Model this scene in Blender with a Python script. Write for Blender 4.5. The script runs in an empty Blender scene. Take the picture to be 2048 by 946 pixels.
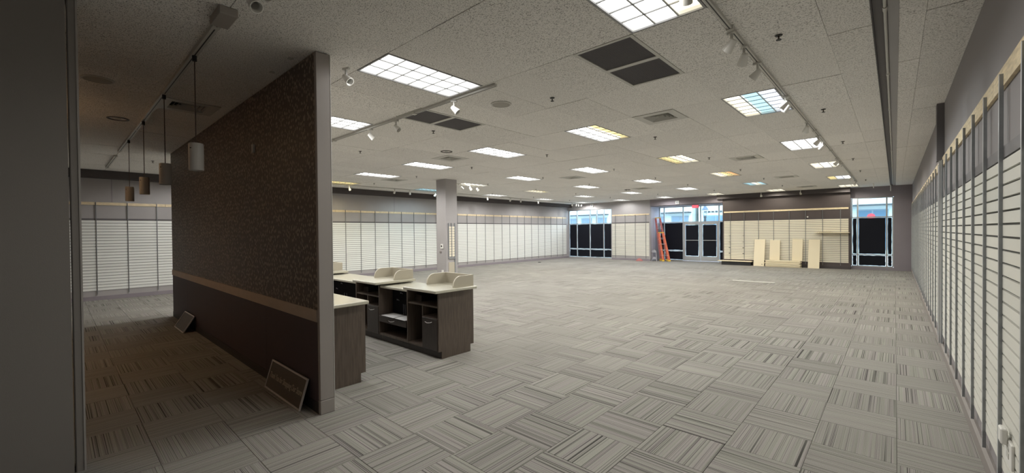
import bpy, math, random
from mathutils import Vector, Matrix
random.seed(7)
S = 0.3048                      # the room is laid out in feet, camera at x=0,y=0; S converts to metres
FL = -5.487                     # floor level and ceiling level, in feet from the camera's eye
CE = 5.486
sc = bpy.context.scene
COL = sc.collection

# ------------------------------------------------------------------ camera
YAW, PITCH, ROLL, FPX = 0.74093, -0.01142, -0.00941, 837.53
cam = bpy.data.cameras.new('camera'); camo = bpy.data.objects.new('camera', cam); COL.objects.link(camo)
cam.sensor_width = 36.0; cam.lens = FPX/2048*36.0; cam.clip_start = 0.02; cam.clip_end = 300
_f = Vector((-math.sin(YAW)*math.cos(PITCH), math.cos(YAW)*math.cos(PITCH), math.sin(PITCH)))
_r = Vector((math.cos(YAW), math.sin(YAW), 0)); _u = _r.cross(_f)
_r2 = _r*math.cos(ROLL)+_u*math.sin(ROLL); _u2 = -_r*math.sin(ROLL)+_u*math.cos(ROLL)
m = Matrix((( _r2.x, _u2.x, -_f.x, 0), (_r2.y, _u2.y, -_f.y, 0), (_r2.z, _u2.z, -_f.z, -FL*S), (0, 0, 0, 1)))
camo.matrix_world = m
sc.camera = camo

# ------------------------------------------------------------------ world, exposure, sun
world = bpy.data.worlds.new('world'); sc.world = world; world.use_nodes = True
bg = world.node_tree.nodes['Background']; bg.inputs[0].default_value = (0.62, 0.78, 1.0, 1); bg.inputs[1].default_value = 10.0
sc.view_settings.view_transform = 'Standard'; sc.view_settings.look = 'None'
sc.view_settings.exposure = 0.0; sc.view_settings.gamma = 1.0
sc.view_settings.use_curve_mapping = False
sun = bpy.data.lights.new('sun', 'SUN'); sun.energy = 2.5; sun.angle = 0.05; sun.color = (1, .96, .9)
suno = bpy.data.objects.new('sun', sun); COL.objects.link(suno); suno.rotation_euler = (math.radians(50), 0, math.radians(25))
LAMP = 3.2                       # radiance of a clean white diffuser lens
TUBE = 128.0                     # watts of the tubes in one ceiling light
try:
    sc.cycles.use_denoising = True
    sc.cycles.max_bounces = 8; sc.cycles.diffuse_bounces = 5; sc.cycles.transparent_max_bounces = 12
    sc.cycles.sample_clamp_indirect = 6
except Exception: pass

# ------------------------------------------------------------------ materials
def lin(c):
    return tuple(((v/255)/12.92 if v/255 <= .04045 else ((v/255+.055)/1.055)**2.4) for v in c)
MATS = {}
def node(nt, t, **kw):
    n = nt.nodes.new(t)
    for k, v in kw.items():
        if k in n.inputs: n.inputs[k].default_value = v
        else: setattr(n, k, v)
    return n
def mat(name, col, rough=.6, metal=0., var=.0, nscale=0, namt=.15, bump=0., bscale=60, emit=None, estr=0, spec=.5, stretch=None):
    if name in MATS: return MATS[name]
    M = bpy.data.materials.new(name); M.use_nodes = True; nt = M.node_tree
    b = nt.nodes['Principled BSDF']; L = nt.links
    b.inputs['Roughness'].default_value = rough; b.inputs['Metallic'].default_value = metal
    b.inputs['Specular IOR Level'].default_value = spec
    c = (*col, 1)
    b.inputs['Base Color'].default_value = c
    tc = None
    if nscale or bump:
        tc = node(nt, 'ShaderNodeNewGeometry'); vec = tc.outputs['Position']
        if stretch:
            mp = node(nt, 'ShaderNodeMapping'); mp.inputs['Scale'].default_value = stretch; L.new(vec, mp.inputs['Vector']); vec = mp.outputs[0]
    src = None
    if nscale:
        n = node(nt, 'ShaderNodeTexNoise', Scale=nscale, Detail=4., Roughness=.6); L.new(vec, n.inputs['Vector'])
        mr = node(nt, 'ShaderNodeMapRange'); mr.inputs[3].default_value = 1-namt; mr.inputs[4].default_value = 1+namt
        mr.inputs[1].default_value = .3; mr.inputs[2].default_value = .7
        L.new(n.outputs[0], mr.inputs[0]); src = mr.outputs[0]
    if var:
        oi = node(nt, 'ShaderNodeObjectInfo'); mv = node(nt, 'ShaderNodeMapRange'); mv.inputs[3].default_value = 1-var; mv.inputs[4].default_value = 1+var
        L.new(oi.outputs['Random'], mv.inputs[0])
        if src:
            mm = node(nt, 'ShaderNodeMath', operation='MULTIPLY'); L.new(src, mm.inputs[0]); L.new(mv.outputs[0], mm.inputs[1]); src = mm.outputs[0]
        else: src = mv.outputs[0]
    if src:
        vm = node(nt, 'ShaderNodeVectorMath', operation='SCALE'); vm.inputs[0].default_value = col; L.new(src, vm.inputs['Scale']); L.new(vm.outputs[0], b.inputs['Base Color'])
    if bump:
        n2 = node(nt, 'ShaderNodeTexNoise', Scale=bscale, Detail=3.); L.new(vec, n2.inputs['Vector'])
        bp = node(nt, 'ShaderNodeBump', Strength=bump, Distance=.002); L.new(n2.outputs[0], bp.inputs['Height']); L.new(bp.outputs[0], b.inputs['Normal'])
    if emit:
        b.inputs['Emission Color'].default_value = (*emit, 1); b.inputs['Emission Strength'].default_value = estr
    MATS[name] = M; return M

def carpet_mat():
    M = bpy.data.materials.new('carpet'); M.use_nodes = True; nt = M.node_tree; L = nt.links
    b = nt.nodes['Principled BSDF']; b.inputs['Roughness'].default_value = .95; b.inputs['Specular IOR Level'].default_value = .15
    g = node(nt, 'ShaderNodeNewGeometry'); sp = node(nt, 'ShaderNodeSeparateXYZ'); L.new(g.outputs['Position'], sp.inputs[0])
    def math_(op, a, bb=None, v=None):
        n = node(nt, 'ShaderNodeMath', operation=op)
        L.new(a, n.inputs[0]) if not isinstance(a, float) else setattr(n.inputs[0], 'default_value', a)
        if bb is not None:
            L.new(bb, n.inputs[1]) if not isinstance(bb, float) else setattr(n.inputs[1], 'default_value', bb)
        return n.outputs[0]
    u = math_('DIVIDE', math_('SUBTRACT', sp.outputs[0], CX0*S), CSX*S); v = math_('DIVIDE', math_('SUBTRACT', sp.outputs[1], CY0*S), CSY*S)
    iu = math_('FLOOR', u); iv = math_('FLOOR', v)
    par = math_('FLOORED_MODULO', math_('ADD', iu, iv), 2.0)
    # coordinate across the stripes: x when parity 0, y when parity 1
    mixc = node(nt, 'ShaderNodeMix', data_type='FLOAT'); L.new(par, mixc.inputs[0]); L.new(u, mixc.inputs[2]); L.new(v, mixc.inputs[3])
    mixl = node(nt, 'ShaderNodeMix', data_type='FLOAT'); L.new(par, mixl.inputs[0]); L.new(v, mixl.inputs[2]); L.new(u, mixl.inputs[3])
    cv = node(nt, 'ShaderNodeCombineXYZ'); L.new(iu, cv.inputs[0]); L.new(iv, cv.inputs[1])
    wn = node(nt, 'ShaderNodeTexWhiteNoise', noise_dimensions='2D'); L.new(cv.outputs[0], wn.inputs['Vector'])
    off = math_('MULTIPLY', wn.outputs['Value'], 53.0)
    def stripes(sc_, det, salt):
        w = math_('ADD', math_('MULTIPLY', mixc.outputs[0], sc_), math_('ADD', off, salt))
        n = node(nt, 'ShaderNodeTexNoise', noise_dimensions='2D', Scale=1., Detail=det, Roughness=.6)
        c2 = node(nt, 'ShaderNodeCombineXYZ'); L.new(w, c2.inputs[0]); L.new(math_('MULTIPLY', mixl.outputs[0], .12), c2.inputs[1]); L.new(c2.outputs[0], n.inputs['Vector'])
        return n.outputs[0]
    s1 = stripes(85., 1., 0.); s2 = stripes(20., 1., 31.); s3 = stripes(24., 0., 77.)
    r1 = node(nt, 'ShaderNodeValToRGB'); r1.color_ramp.elements[0].position = .33; r1.color_ramp.elements[0].color = (.062, .059, .055, 1)
    r1.color_ramp.elements[1].position = .58; r1.color_ramp.elements[1].color = (.35, .343, .308, 1)
    e = r1.color_ramp.elements.new(.43); e.color = (.27, .265, .24, 1)
    L.new(math_('ADD', math_('MULTIPLY', s1, .70), math_('MULTIPLY', s2, .30)), r1.inputs[0])
    # purple / green tint along some stripes
    tint = node(nt, 'ShaderNodeValToRGB'); te = tint.color_ramp.elements; te[0].position = .36; te[0].color = (1.03, .975, 1.03, 1); te[1].position = .6; te[1].color = (1., 1.005, .985, 1)
    L.new(s3, tint.inputs[0])
    mx = node(nt, 'ShaderNodeMix', data_type='RGBA', blend_type='MULTIPLY'); mx.inputs[0].default_value = 1
    L.new(r1.outputs[0], mx.inputs[6]); L.new(tint.outputs[0], mx.inputs[7])
    pile = node(nt, 'ShaderNodeTexNoise', Scale=260., Detail=2.); L.new(g.outputs['Position'], pile.inputs['Vector'])
    pm = node(nt, 'ShaderNodeMapRange'); pm.inputs[1].default_value = .3; pm.inputs[2].default_value = .7; pm.inputs[3].default_value = .78; pm.inputs[4].default_value = 1.2; L.new(pile.outputs[0], pm.inputs[0])
    wear = node(nt, 'ShaderNodeTexNoise', Scale=.5, Detail=2.); L.new(g.outputs['Position'], wear.inputs['Vector'])
    wm = node(nt, 'ShaderNodeMapRange'); wm.inputs[1].default_value = .3; wm.inputs[2].default_value = .7; wm.inputs[3].default_value = .93; wm.inputs[4].default_value = 1.07; L.new(wear.outputs[0], wm.inputs[0])
    cellv = node(nt, 'ShaderNodeMapRange'); cellv.inputs[3].default_value = .93; cellv.inputs[4].default_value = 1.05; L.new(wn.outputs['Value'], cellv.inputs[0])
    k = math_('MULTIPLY', math_('MULTIPLY', pm.outputs[0], wm.outputs[0]), cellv.outputs[0])
    vm = node(nt, 'ShaderNodeVectorMath', operation='SCALE'); L.new(mx.outputs[2], vm.inputs[0]); L.new(k, vm.inputs['Scale'])
    L.new(vm.outputs[0], b.inputs['Base Color'])
    bp = node(nt, 'ShaderNodeBump', Strength=.4, Distance=.002); L.new(s1, bp.inputs['Height']); L.new(bp.outputs[0], b.inputs['Normal'])
    return M
CX0, CY0, CSX, CSY = 0.0377, 1.6467, 1.6215, 1.6388

def ceil_mat():
    M = bpy.data.materials.new('acoustic_tile'); M.use_nodes = True; nt = M.node_tree; L = nt.links
    b = nt.nodes['Principled BSDF']; b.inputs['Roughness'].default_value = .95; b.inputs['Specular IOR Level'].default_value = .1
    g = node(nt, 'ShaderNodeNewGeometry'); mp = node(nt, 'ShaderNodeMapping'); mp.inputs['Scale'].default_value = (1, 1.5, 1); L.new(g.outputs['Position'], mp.inputs[0])
    n = node(nt, 'ShaderNodeTexNoise', Scale=95., Detail=3., Roughness=.65, Distortion=.4); L.new(mp.outputs[0], n.inputs['Vector'])
    r = node(nt, 'ShaderNodeValToRGB'); r.color_ramp.elements[0].position = .37; r.color_ramp.elements[0].color = (.22, .21, .19, 1); r.color_ramp.elements[1].position = .47; r.color_ramp.elements[1].color = (.88, .86, .825, 1)
    L.new(n.outputs[0], r.inputs[0])
    oi = node(nt, 'ShaderNodeObjectInfo'); mv = node(nt, 'ShaderNodeMapRange'); mv.inputs[3].default_value = .96; mv.inputs[4].default_value = 1.03; L.new(oi.outputs['Random'], mv.inputs[0])
    vm = node(nt, 'ShaderNodeVectorMath', operation='SCALE'); L.new(r.outputs[0], vm.inputs[0]); L.new(mv.outputs[0], vm.inputs['Scale']); L.new(vm.outputs[0], b.inputs['Base Color'])
    bp = node(nt, 'ShaderNodeBump', Strength=.35, Distance=.003); L.new(r.outputs[0], bp.inputs['Height']); L.new(bp.outputs[0], b.inputs['Normal'])
    return M

def wallpaper_mat():
    M = bpy.data.materials.new('patterned_wallpaper'); M.use_nodes = True; nt = M.node_tree; L = nt.links
    b = nt.nodes['Principled BSDF']; b.inputs['Roughness'].default_value = .5
    g = node(nt, 'ShaderNodeNewGeometry'); mp = node(nt, 'ShaderNodeMapping'); mp.inputs['Scale'].default_value = (34, 34, 19); L.new(g.outputs['Position'], mp.inputs[0])
    v = node(nt, 'ShaderNodeTexVoronoi', Scale=1., Randomness=.75); L.new(mp.outputs[0], v.inputs['Vector'])
    r = node(nt, 'ShaderNodeValToRGB'); e = r.color_ramp.elements; e[0].position = .29; e[0].color = (.34, .29, .22, 1); e[1].position = .38; e[1].color = (.085, .064, .055, 1)
    L.new(v.outputs['Distance'], r.inputs[0]); L.new(r.outputs[0], b.inputs['Base Color'])
    return M

def glass_mat():
    M = bpy.data.materials.new('window_glass'); M.use_nodes = True; nt = M.node_tree; L = nt.links
    for n in list(nt.nodes):
        if n.type == 'BSDF_PRINCIPLED': nt.nodes.remove(n)
    out = [n for n in nt.nodes if n.type == 'OUTPUT_MATERIAL'][0]
    t = node(nt, 'ShaderNodeBsdfTransparent'); t.inputs[0].default_value = (.93, .97, .96, 1)
    gl = node(nt, 'ShaderNodeBsdfGlossy', Roughness=.02); mx = node(nt, 'ShaderNodeMixShader'); mx.inputs[0].default_value = .06
    L.new(t.outputs[0], mx.inputs[1]); L.new(gl.outputs[0], mx.inputs[2]); L.new(mx.outputs[0], out.inputs[0])
    return M

CARPET = carpet_mat(); CTILE = ceil_mat(); WPAPER = wallpaper_mat(); GLASS = glass_mat()
M_under = mat('dark_underlay', (.05, .048, .045), .95)
M_plenum = mat('plenum_dark', (.03, .03, .03), .95)
M_wall = mat('grey_painted_wall', (.37, .352, .350), .7, nscale=1.2, namt=.05, bump=.15, bscale=160)
M_wall2 = mat('mauve_painted_wall', (.25, .222, .245), .7, nscale=1.2, namt=.05, bump=.15, bscale=160)
M_brown = mat('brown_painted_wall', (.076, .059, .057), .65, nscale=1.2, namt=.05, bump=.15, bscale=160)
M_soff = mat('dark_soffit_paint', (.060, .050, .050), .65)
M_slat = mat('off_white_slat', (.80, .81, .78), .38, var=.035)
M_slatp = mat('pale_cream_slat', (.74, .72, .64), .4, var=.03)
M_slatr = mat('ivory_slat', (.74, .73, .665), .38, var=.035)
M_slatw = mat('cream_slat', (.80, .74, .60), .4, var=.03)
M_back = mat('slat_backing', (.10, .10, .095), .8)
M_backf = mat('slat_backing_light', (.13, .125, .115), .8)
M_steel = mat('galvanised_upright', (.29, .305, .315), .4, metal=.45, nscale=14, namt=.12)
M_bright = mat('bright_upright_edge', (.62, .64, .66), .35, metal=.4)
M_slot = mat('dark_slot', (.03, .03, .03), .7)
M_pine = mat('raw_pine', (.72, .60, .40), .7, nscale=9, namt=.18, stretch=(1, 1, 6))
M_band = mat('grey_top_channel', (.13, .12, .125), .5)
M_base = mat('taupe_baseboard', (.23, .205, .19), .55)
M_cap = mat('taupe_end_panel', (.35, .318, .295), .6, bump=.15, bscale=200)
M_plum = mat('plum_painted_panel', (.060, .040, .046), .6)
M_rail = mat('beige_chair_rail', (.46, .37, .30), .55, nscale=5, namt=.08)
M_near = mat('grey_textured_wall', (.27, .25, .235), .75, bump=.3, bscale=220)
M_white = mat('white_enamel', (.75, .74, .70), .4)
M_offw = mat('aged_white_metal', (.52, .51, .47), .45)
M_dark = mat('black_metal', (.02, .02, .02), .5)
M_grille = mat('grey_perforated_grille', (.115, .108, .112), .6)
M_alu = mat('clear_aluminium', (.50, .51, .52), .35, metal=.6)
M_film = mat('black_film', (.008, .009, .015), .6, spec=.15)
M_paper = mat('white_paper', (.8, .8, .8), .6)
M_lam = mat('brown_wood_laminate', (.105, .080, .063), .42, nscale=6, namt=.28, stretch=(9, 9, .7))
M_lamd = mat('dark_wood_laminate', (.045, .036, .032), .4, nscale=6, namt=.22, stretch=(6, 6, 1))
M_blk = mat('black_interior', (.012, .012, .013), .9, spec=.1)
M_top = mat('cream_stone_worktop', (.52, .50, .405), .25, nscale=60, namt=.05)
M_guard = mat('beige_laminate', (.46, .42, .335), .45)
M_edge = mat('cream_edge_band', (.70, .66, .55), .4)
M_chrome = mat('chrome', (.8, .8, .8), .18, metal=1)
M_orange = mat('orange_fibreglass', (.60, .13, .06), .45)
M_pink = mat('faded_red_fibreglass', (.42, .13, .13), .5)
M_yellow = mat('yellow_plastic', (.70, .48, .05), .5)
M_grey = mat('grey_plastic', (.33, .33, .36), .5)
M_board = mat('cream_shelf_board', (.80, .70, .50), .5, var=.04)
M_red = mat('red_fabric', (.40, .15, .14), .8)
M_concrete = mat('pavement', (.35, .35, .34), .9, nscale=2, namt=.08)
M_facade = mat('pale_facade', (.36, .43, .42), .8)
M_fglass = mat('facade_glass', (.07, .13, .18), .15)
M_fdark = mat('dark_trim', (.02, .03, .035), .6)
M_shade = mat('frosted_shade', (.55, .53, .50), .45)

# ------------------------------------------------------------------ mesh building
class MB:
    def __init__(s, o=(0, 0, 0)): s.v = []; s.f = []; s.m = []; s.o = Vector(o)
    def face(s, pts, mi=0):
        b = len(s.v); s.v += [Vector(p) for p in pts]; s.f.append(tuple(range(b, b+len(pts)))); s.m.append(mi)
    def hexa(s, P, mi=0):          # 8 points: bottom 4 ccw, top 4 ccw
        b = len(s.v); s.v += [Vector(p) for p in P]
        for q in ((3, 2, 1, 0), (4, 5, 6, 7), (0, 1, 5, 4), (1, 2, 6, 5), (2, 3, 7, 6), (3, 0, 4, 7)):
            s.f.append(tuple(b+i for i in q)); s.m.append(mi)
    def box(s, x0, x1, y0, y1, z0, z1, mi=0):
        if x0 > x1: x0, x1 = x1, x0
        if y0 > y1: y0, y1 = y1, y0
        if z0 > z1: z0, z1 = z1, z0
        s.hexa([(x0, y0, z0), (x1, y0, z0), (x1, y1, z0), (x0, y1, z0), (x0, y0, z1), (x1, y0, z1), (x1, y1, z1), (x0, y1, z1)], mi); return s
    def bar(s, p, q, w, t, mi=0, up=(0, 0, 1)):   # rectangular bar from p to q
        p = Vector(p); q = Vector(q); d = (q-p).normalized(); a = d.cross(Vector(up))
        if a.length < 1e-3: a = d.cross(Vector((0, 1, 0)))
        a.normalize(); b = a.cross(d).normalized(); a = a*w/2; b = b*t/2
        s.hexa([p-a-b, p+a-b, p+a+b, p-a+b, q-a-b, q+a-b, q+a+b, q-a+b], mi); return s
    def cyl(s, p, q, r, n=12, r2=None, mi=0, cap=True):
        p = Vector(p); q = Vector(q); d = (q-p).normalized(); r2 = r if r2 is None else r2
        a = d.cross(Vector((0, 0, 1)));
        if a.length < 1e-3: a = Vector((1, 0, 0))
        a.normalize(); c = d.cross(a); b = len(s.v)
        for k in range(n):
            t = 2*math.pi*k/n; e = a*math.cos(t)+c*math.sin(t); s.v += [p+e*r, q+e*r2]
        for k in range(n):
            j = (k+1) % n; s.f.append((b+2*k, b+2*k+1, b+2*j+1, b+2*j)); s.m.append(mi)
        if cap:
            s.f.append(tuple(b+2*k for k in range(n))); s.m.append(mi)
            s.f.append(tuple(b+2*k+1 for k in reversed(range(n)))); s.m.append(mi)
        return s
    def lathe(s, prof, cx, cy, n=16, mi=0):       # prof: (radius, z)
        b = len(s.v)
        for r, z in prof:
            for k in range(n):
                t = 2*math.pi*k/n; s.v.append(Vector((cx+r*math.cos(t), cy+r*math.sin(t), z)))
        for i in range(len(prof)-1):
            for k in range(n):
                j = (k+1) % n; s.f.append((b+i*n+k, b+i*n+j, b+(i+1)*n+j, b+(i+1)*n+k)); s.m.append(mi)
        return s
    def prism(s, pts, axis, a0, a1, mi=0):        # 2D outline extruded along axis 0=x 1=y 2=z
        def P(u, v, w): return [(w, u, v), (u, w, v), (u, v, w)][axis]
        n = len(pts); b = len(s.v)
        s.v += [Vector(P(u, v, a0)) for u, v in pts]+[Vector(P(u, v, a1)) for u, v in pts]
        s.f.append(tuple(range(b, b+n))); s.m.append(mi); s.f.append(tuple(range(b+2*n-1, b+n-1, -1))); s.m.append(mi)
        for k in range(n):
            j = (k+1) % n; s.f.append((b+k, b+n+k, b+n+j, b+j)); s.m.append(mi)
        return s
    def mesh(s, name, mats):
        me = bpy.data.meshes.new(name); o = s.o
        me.from_pydata([((v-o).x*S, (v-o).y*S, (v-o).z*S) for v in s.v], [], s.f)
        for mm in (mats if isinstance(mats, (list, tuple)) else [mats]): me.materials.append(mm)
        me.polygons.foreach_set('material_index', s.m); me.update()
        return me
def W(x, y, z): return Vector((x*S, y*S, (z-FL)*S))
def link(o, parent=None):
    COL.objects.link(o)
    if parent is not None: o.parent = parent
    return o
ORG = {}
def tag(o, label=None, cat=None, group=None, kind=None):
    if label: o['label'] = label
    if cat: o['category'] = cat
    if group: o['group'] = group
    if kind: o['kind'] = kind
    return o
def thing(name, label, cat, loc, group=None, rotz=0):
    o = link(bpy.data.objects.new(name, None)); o.location = W(*loc); o.rotation_euler[2] = rotz; o.empty_display_size = .1
    ORG[o.name] = Vector(loc); return tag(o, label, cat, group)
def build(name, mb, mats, parent=None, smooth=False, bev=0, **kw):
    # geometry is in absolute feet; the object's origin is the parent's origin (or mb.o)
    if parent is not None and parent.name in ORG: mb.o = ORG[parent.name]
    me = mb.mesh(name, mats); o = bpy.data.objects.new(name, me); link(o, parent)
    if parent is None: o.location = W(*mb.o)
    ORG[o.name] = mb.o.copy()
    if bev:
        bm_ = o.modifiers.new('bevel', 'BEVEL'); bm_.width = bev*S; bm_.segments = 1; bm_.limit_method = 'ANGLE'
    if smooth:
        for p in me.polygons: p.use_smooth = True
        try: me.set_sharp_from_angle(angle=.7)
        except Exception: pass
    return tag(o, **kw) if kw else o
def struct(name, mb, mats, label=None, **kw):
    o = build(name, mb, mats, None, kind='structure', **kw)
    if label: o['label'] = label
    return o
def copy_tree(root, loc, label=None, group=None, rotz=None):
    r = root.copy(); link(r); r.location = W(*loc)
    if rotz is not None: r.rotation_euler[2] = rotz
    if label: r['label'] = label
    if group: r['group'] = group
    for ch in root.children:
        c = ch.copy(); link(c, r)
        for g in ch.children:
            d = g.copy(); link(d, c)
    return r
ORD = ['first', 'second', 'third', 'fourth', 'fifth', 'sixth', 'seventh', 'eighth', 'ninth', 'tenth', 'eleventh', 'twelfth', 'thirteenth', 'fourteenth']

def project(x, y, z):
    d = Vector((x, y, z)); w = d.dot(_f)
    if w < .05: return None
    return 1024+FPX*d.dot(_r2)/w, 473-FPX*d.dot(_u2)/w, w
def seen(x, y, z, margin=60):
    q = project(x, y, z)
    if q is None or not (-margin < q[0] < 2048+margin and -margin < q[1] < 946+margin): return 0
    if y > 5.8 and -36 < x*5.6/y < -12.8: return 0
    if x < -14 and y*14/-x < .4: return 0
    return FPX/q[2]

# ================================================================== LARGE STRUCTURE
X_R, X_L, Y_F, Y_B = 1.6, -50.0, 72.0, -8.0
Y_E = 76.0                                       # glazing line of the entrance recess
floor = struct('floor', MB((0, 0, FL)).box(X_L-.5, X_R+.5, Y_B-.5, Y_E+.6, FL-.5, FL-.02), M_under)
# carpet tiles
cells = []
i0 = math.floor((X_L-CX0)/CSX); i1 = math.ceil((X_R-CX0)/CSX); j0 = math.floor((Y_B-CY0)/CSY); j1 = math.ceil((Y_E-CY0)/CSY)
for i in range(i0, i1):
    for j in range(j0, j1):
        x0, x1 = CX0+i*CSX, CX0+(i+1)*CSX; y0, y1 = CY0+j*CSY, CY0+(j+1)*CSY
        x0 = max(x0, X_L); x1 = min(x1, X_R); y0 = max(y0, Y_B); y1 = min(y1, Y_E+.1)
        full = (x1-x0 > CSX-.01 and y1-y0 > CSY-.01)
        xc, yc = (x0+x1)/2, (y0+y1)/2
        s = seen(xc, yc, FL); d = math.hypot(xc, yc)
        cells.append((s*s/(d+1)*(1 if full else .999), full, x0, x1, y0, y1))
cells.sort(key=lambda c: -c[0])
G = .006
def tile_mb(mb, x0, x1, y0, y1, zt, zb):
    # five-sided slab with a small chamfer
    c = .005 if zt < 0 else .002
    a = [(x0, y0, zb), (x1, y0, zb), (x1, y1, zb), (x0, y1, zb)]; m_ = [(x0, y0, zt+(zb-zt)*.4), (x1, y0, zt+(zb-zt)*.4), (x1, y1, zt+(zb-zt)*.4), (x0, y1, zt+(zb-zt)*.4)]
    t = [(x0+c, y0+c, zt), (x1-c, y0+c, zt), (x1-c, y1-c, zt), (x0+c, y1-c, zt)]
    b = len(mb.v); mb.v += [Vector(p) for p in a+m_+t]
    q = [(b+8, b+9, b+10, b+11)]
    for L_ in (0, 4):
        for k in range(4):
            j = (k+1) % 4; q.append((b+L_+k, b+L_+j, b+L_+4+j, b+L_+4+k))
    if zt < zb: q = [tuple(reversed(w)) for w in q]
    mb.f += q; mb.m += [0]*len(q)
mbs = MB((0, 0, FL)); tile_mb(mbs, G/2, CSX-G/2, G/2, CSY-G/2, FL, FL-.02); mbs.o = Vector((0, 0, FL)); carpet_me = mbs.mesh('carpet_tile', CARPET)
rest = MB((0, 0, FL)); n = 0
for a, full, x0, x1, y0, y1 in cells:
    if n < 300 and a > 0 and full:
        o = bpy.data.objects.new('carpet_tile', carpet_me); link(o, floor); o.location = ((x0)*S, y0*S, 0); n += 1
    else: tile_mb(rest, x0+G/2, x1-G/2, y0+G/2, y1-G/2, FL, FL-.02)
build('carpet_tile_field', rest, CARPET, floor, kind='stuff')

# ceiling: dark plenum above, individual tiles below
GX0, GY0 = -5.417, 6.956
ceiling = struct('ceiling', MB((0, 0, CE)).box(X_L-.5, X_R+.5, Y_B-.5, Y_E+.6, CE+.42, CE+.6), M_plenum)
LIGHTS = [(r, c) for r in range(0, 6) for c in range(-5, 1)]
lightcells = {(4*c, 3*r) for r, c in LIGHTS}     # in units (2 ft, 4 ft)
grilles = [(-1, 1), (-6, 1)]                      # return-air grille pairs fill one 2x4 cell
vents = [(-9.417, 18.956), (-9.417, 34.956), (-9.417, 50.956), (-9.417, 64.956), (-25.417, 18.956), (-25.417, 34.956), (-23.417, 2.956), (-25.417, 50.956), (-39.417, 2.956+8), (-39.417, 18.956+4)]
ventcells = {}
for vx, vy in vents: ventcells[(round((vx-GX0)/2), math.floor((vy-GY0)/4+1e-6))] = (vx, vy)
SLX0, SLX1 = -.46, .07
tiles = []
for i in range(-23, 4):
    for j in range(-4, 18):
        if (i, j) in lightcells or (i, j) in grilles: continue
        x0, x1, y0, y1 = GX0+2*i, GX0+2*i+2, GY0+4*j, GY0+4*j+4
        rects = [(x0, x1, y0, y1)]
        if (i, j) in ventcells:
            vx, vy = ventcells[(i, j)]
            rects = [(x0, x1, y0, vy), (x0, x1, vy+2, y1)]
        out = []
        for r_ in rects:
            if r_[0] < SLX0 < r_[1]: out += [(r_[0], SLX0, r_[2], r_[3]), (SLX1, r_[1], r_[2], r_[3])]
            else: out.append(r_)
        for (a, b, c_, d) in out:
            a = max(a, X_L); b = min(b, X_R); c_ = max(c_, Y_B); d = min(d, Y_E)
            if b-a < .05 or d-c_ < .05: continue
            full = b-a > 1.99 and d-c_ > 3.99
            s = seen((a+b)/2, (c_+d)/2, CE, 250); dd = math.hypot((a+b)/2, (c_+d)/2)
            tiles.append((s*s/(dd+1)*(b-a)*(d-c_), full, a, b, c_, d))
tiles.sort(key=lambda t: -t[0])
GC = .020; GX = .004
mbs = MB((0, 0, CE)); tile_mb(mbs, GX/2, 2-GX/2, GC/2, 4-GC/2, CE, CE+.06); ctile_me = mbs.mesh('ceiling_tile', CTILE)
rest = MB((0, 0, CE)); n = 0
for a, full, x0, x1, y0, y1 in tiles:
    dz = random.uniform(-.006, .010)
    if n < 300 and a > 0:
        if full:
            o = bpy.data.objects.new('ceiling_tile', ctile_me); link(o, ceiling); o.location = (x0*S, y0*S, dz*S)
        else:
            mb = MB(); tile_mb(mb, x0+GX/2, x1-GX/2, y0+GC/2, y1-GC/2, CE, CE+.06); o = build('ceiling_tile', mb, CTILE, ceiling); o.location = (0, 0, dz*S)
        n += 1
    else: tile_mb(rest, x0+GX/2, x1-GX/2, y0+GC/2, y1-GC/2, CE+dz, CE+.06+dz)
build('ceiling_tile_field', rest, CTILE, ceiling, kind='stuff')
# tee bars hidden just behind the joints
tb = MB((0, 0, CE))
for i in range(-22, 4): tb.box(GX0+2*i-.04, GX0+2*i+.04, Y_B, Y_E, CE+.05, CE+.08)
for j in range(-3, 18):
    tb.box(X_L, SLX0, GY0+4*j-.04, GY0+4*j+.04, CE+.05, CE+.08); tb.box(SLX1, X_R, GY0+4*j-.04, GY0+4*j+.04, CE+.05, CE+.08)
build('tee_grid', tb, mat('tee_bar_grey', (.45, .44, .41), .6), ceiling, kind='stuff')

T = .5
struct('wall_right', MB((X_R, 0, FL)).box(X_R, X_R+T, Y_B-T, Y_E+T, FL-.02, CE+.5), mat('right_wall_paint', (.25, .232, .234), .7, bump=.15, bscale=160))
struct('wall_left', MB((X_L, 0, FL)).box(X_L-T, X_L, Y_B-T, Y_F+.5, FL-.02, CE+.5), M_wall)
struct('wall_back', MB((0, Y_B, FL)).box(X_L, X_R, Y_B-T, Y_B, FL-.02, CE+.5), M_wall)
# front wall: header over left window, slat bay, jamb
wf = MB((-36, Y_F, FL))
wf.box(X_L, -40.0, Y_F, Y_F+T, 4.27, CE+.5); wf.box(-40.0, -32.35, Y_F, Y_F+T, FL-.02, CE+.5)
wf.box(X_L, -40, Y_F, Y_F+T, FL-.02, -5.3)
struct('wall_front', wf, M_wall)
we = MB((-26, Y_F, FL))
we.box(-32.35-.4, -32.35, Y_F+T, Y_E+T, FL-.02, CE+.5)             # left jamb of the recess
struct('wall_entrance', we, mat('daylight_tinted_wall', (.44, .43, .50), .7))  # bluish daylight from the transom is put into the jamb colour
sf = MB((-26, Y_F, CE)); sf.box(-32.35, -20.3, Y_F-.02, Y_F+.3, 4.35, CE+.5); sf.box(-32.35, -20.3, Y_F+.3, Y_E+T, 4.25, 4.35)
sf.box(-32.35, -20.3, Y_E-.1, Y_E+T, 4.35, CE+.5)
struct('trim_3', sf, M_wall2, 'mauve grey soffit over the entrance doors')
wb = MB((-12, Y_F, FL)); wb.box(-20.3, -4.4, Y_F, Y_F+1.0, FL-.02, CE+.5); wb.box(-20.3, -19.9, Y_F+1.0, Y_E+T, FL-.02, CE+.5)
struct('wall_centre', wb, M_brown)
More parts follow.
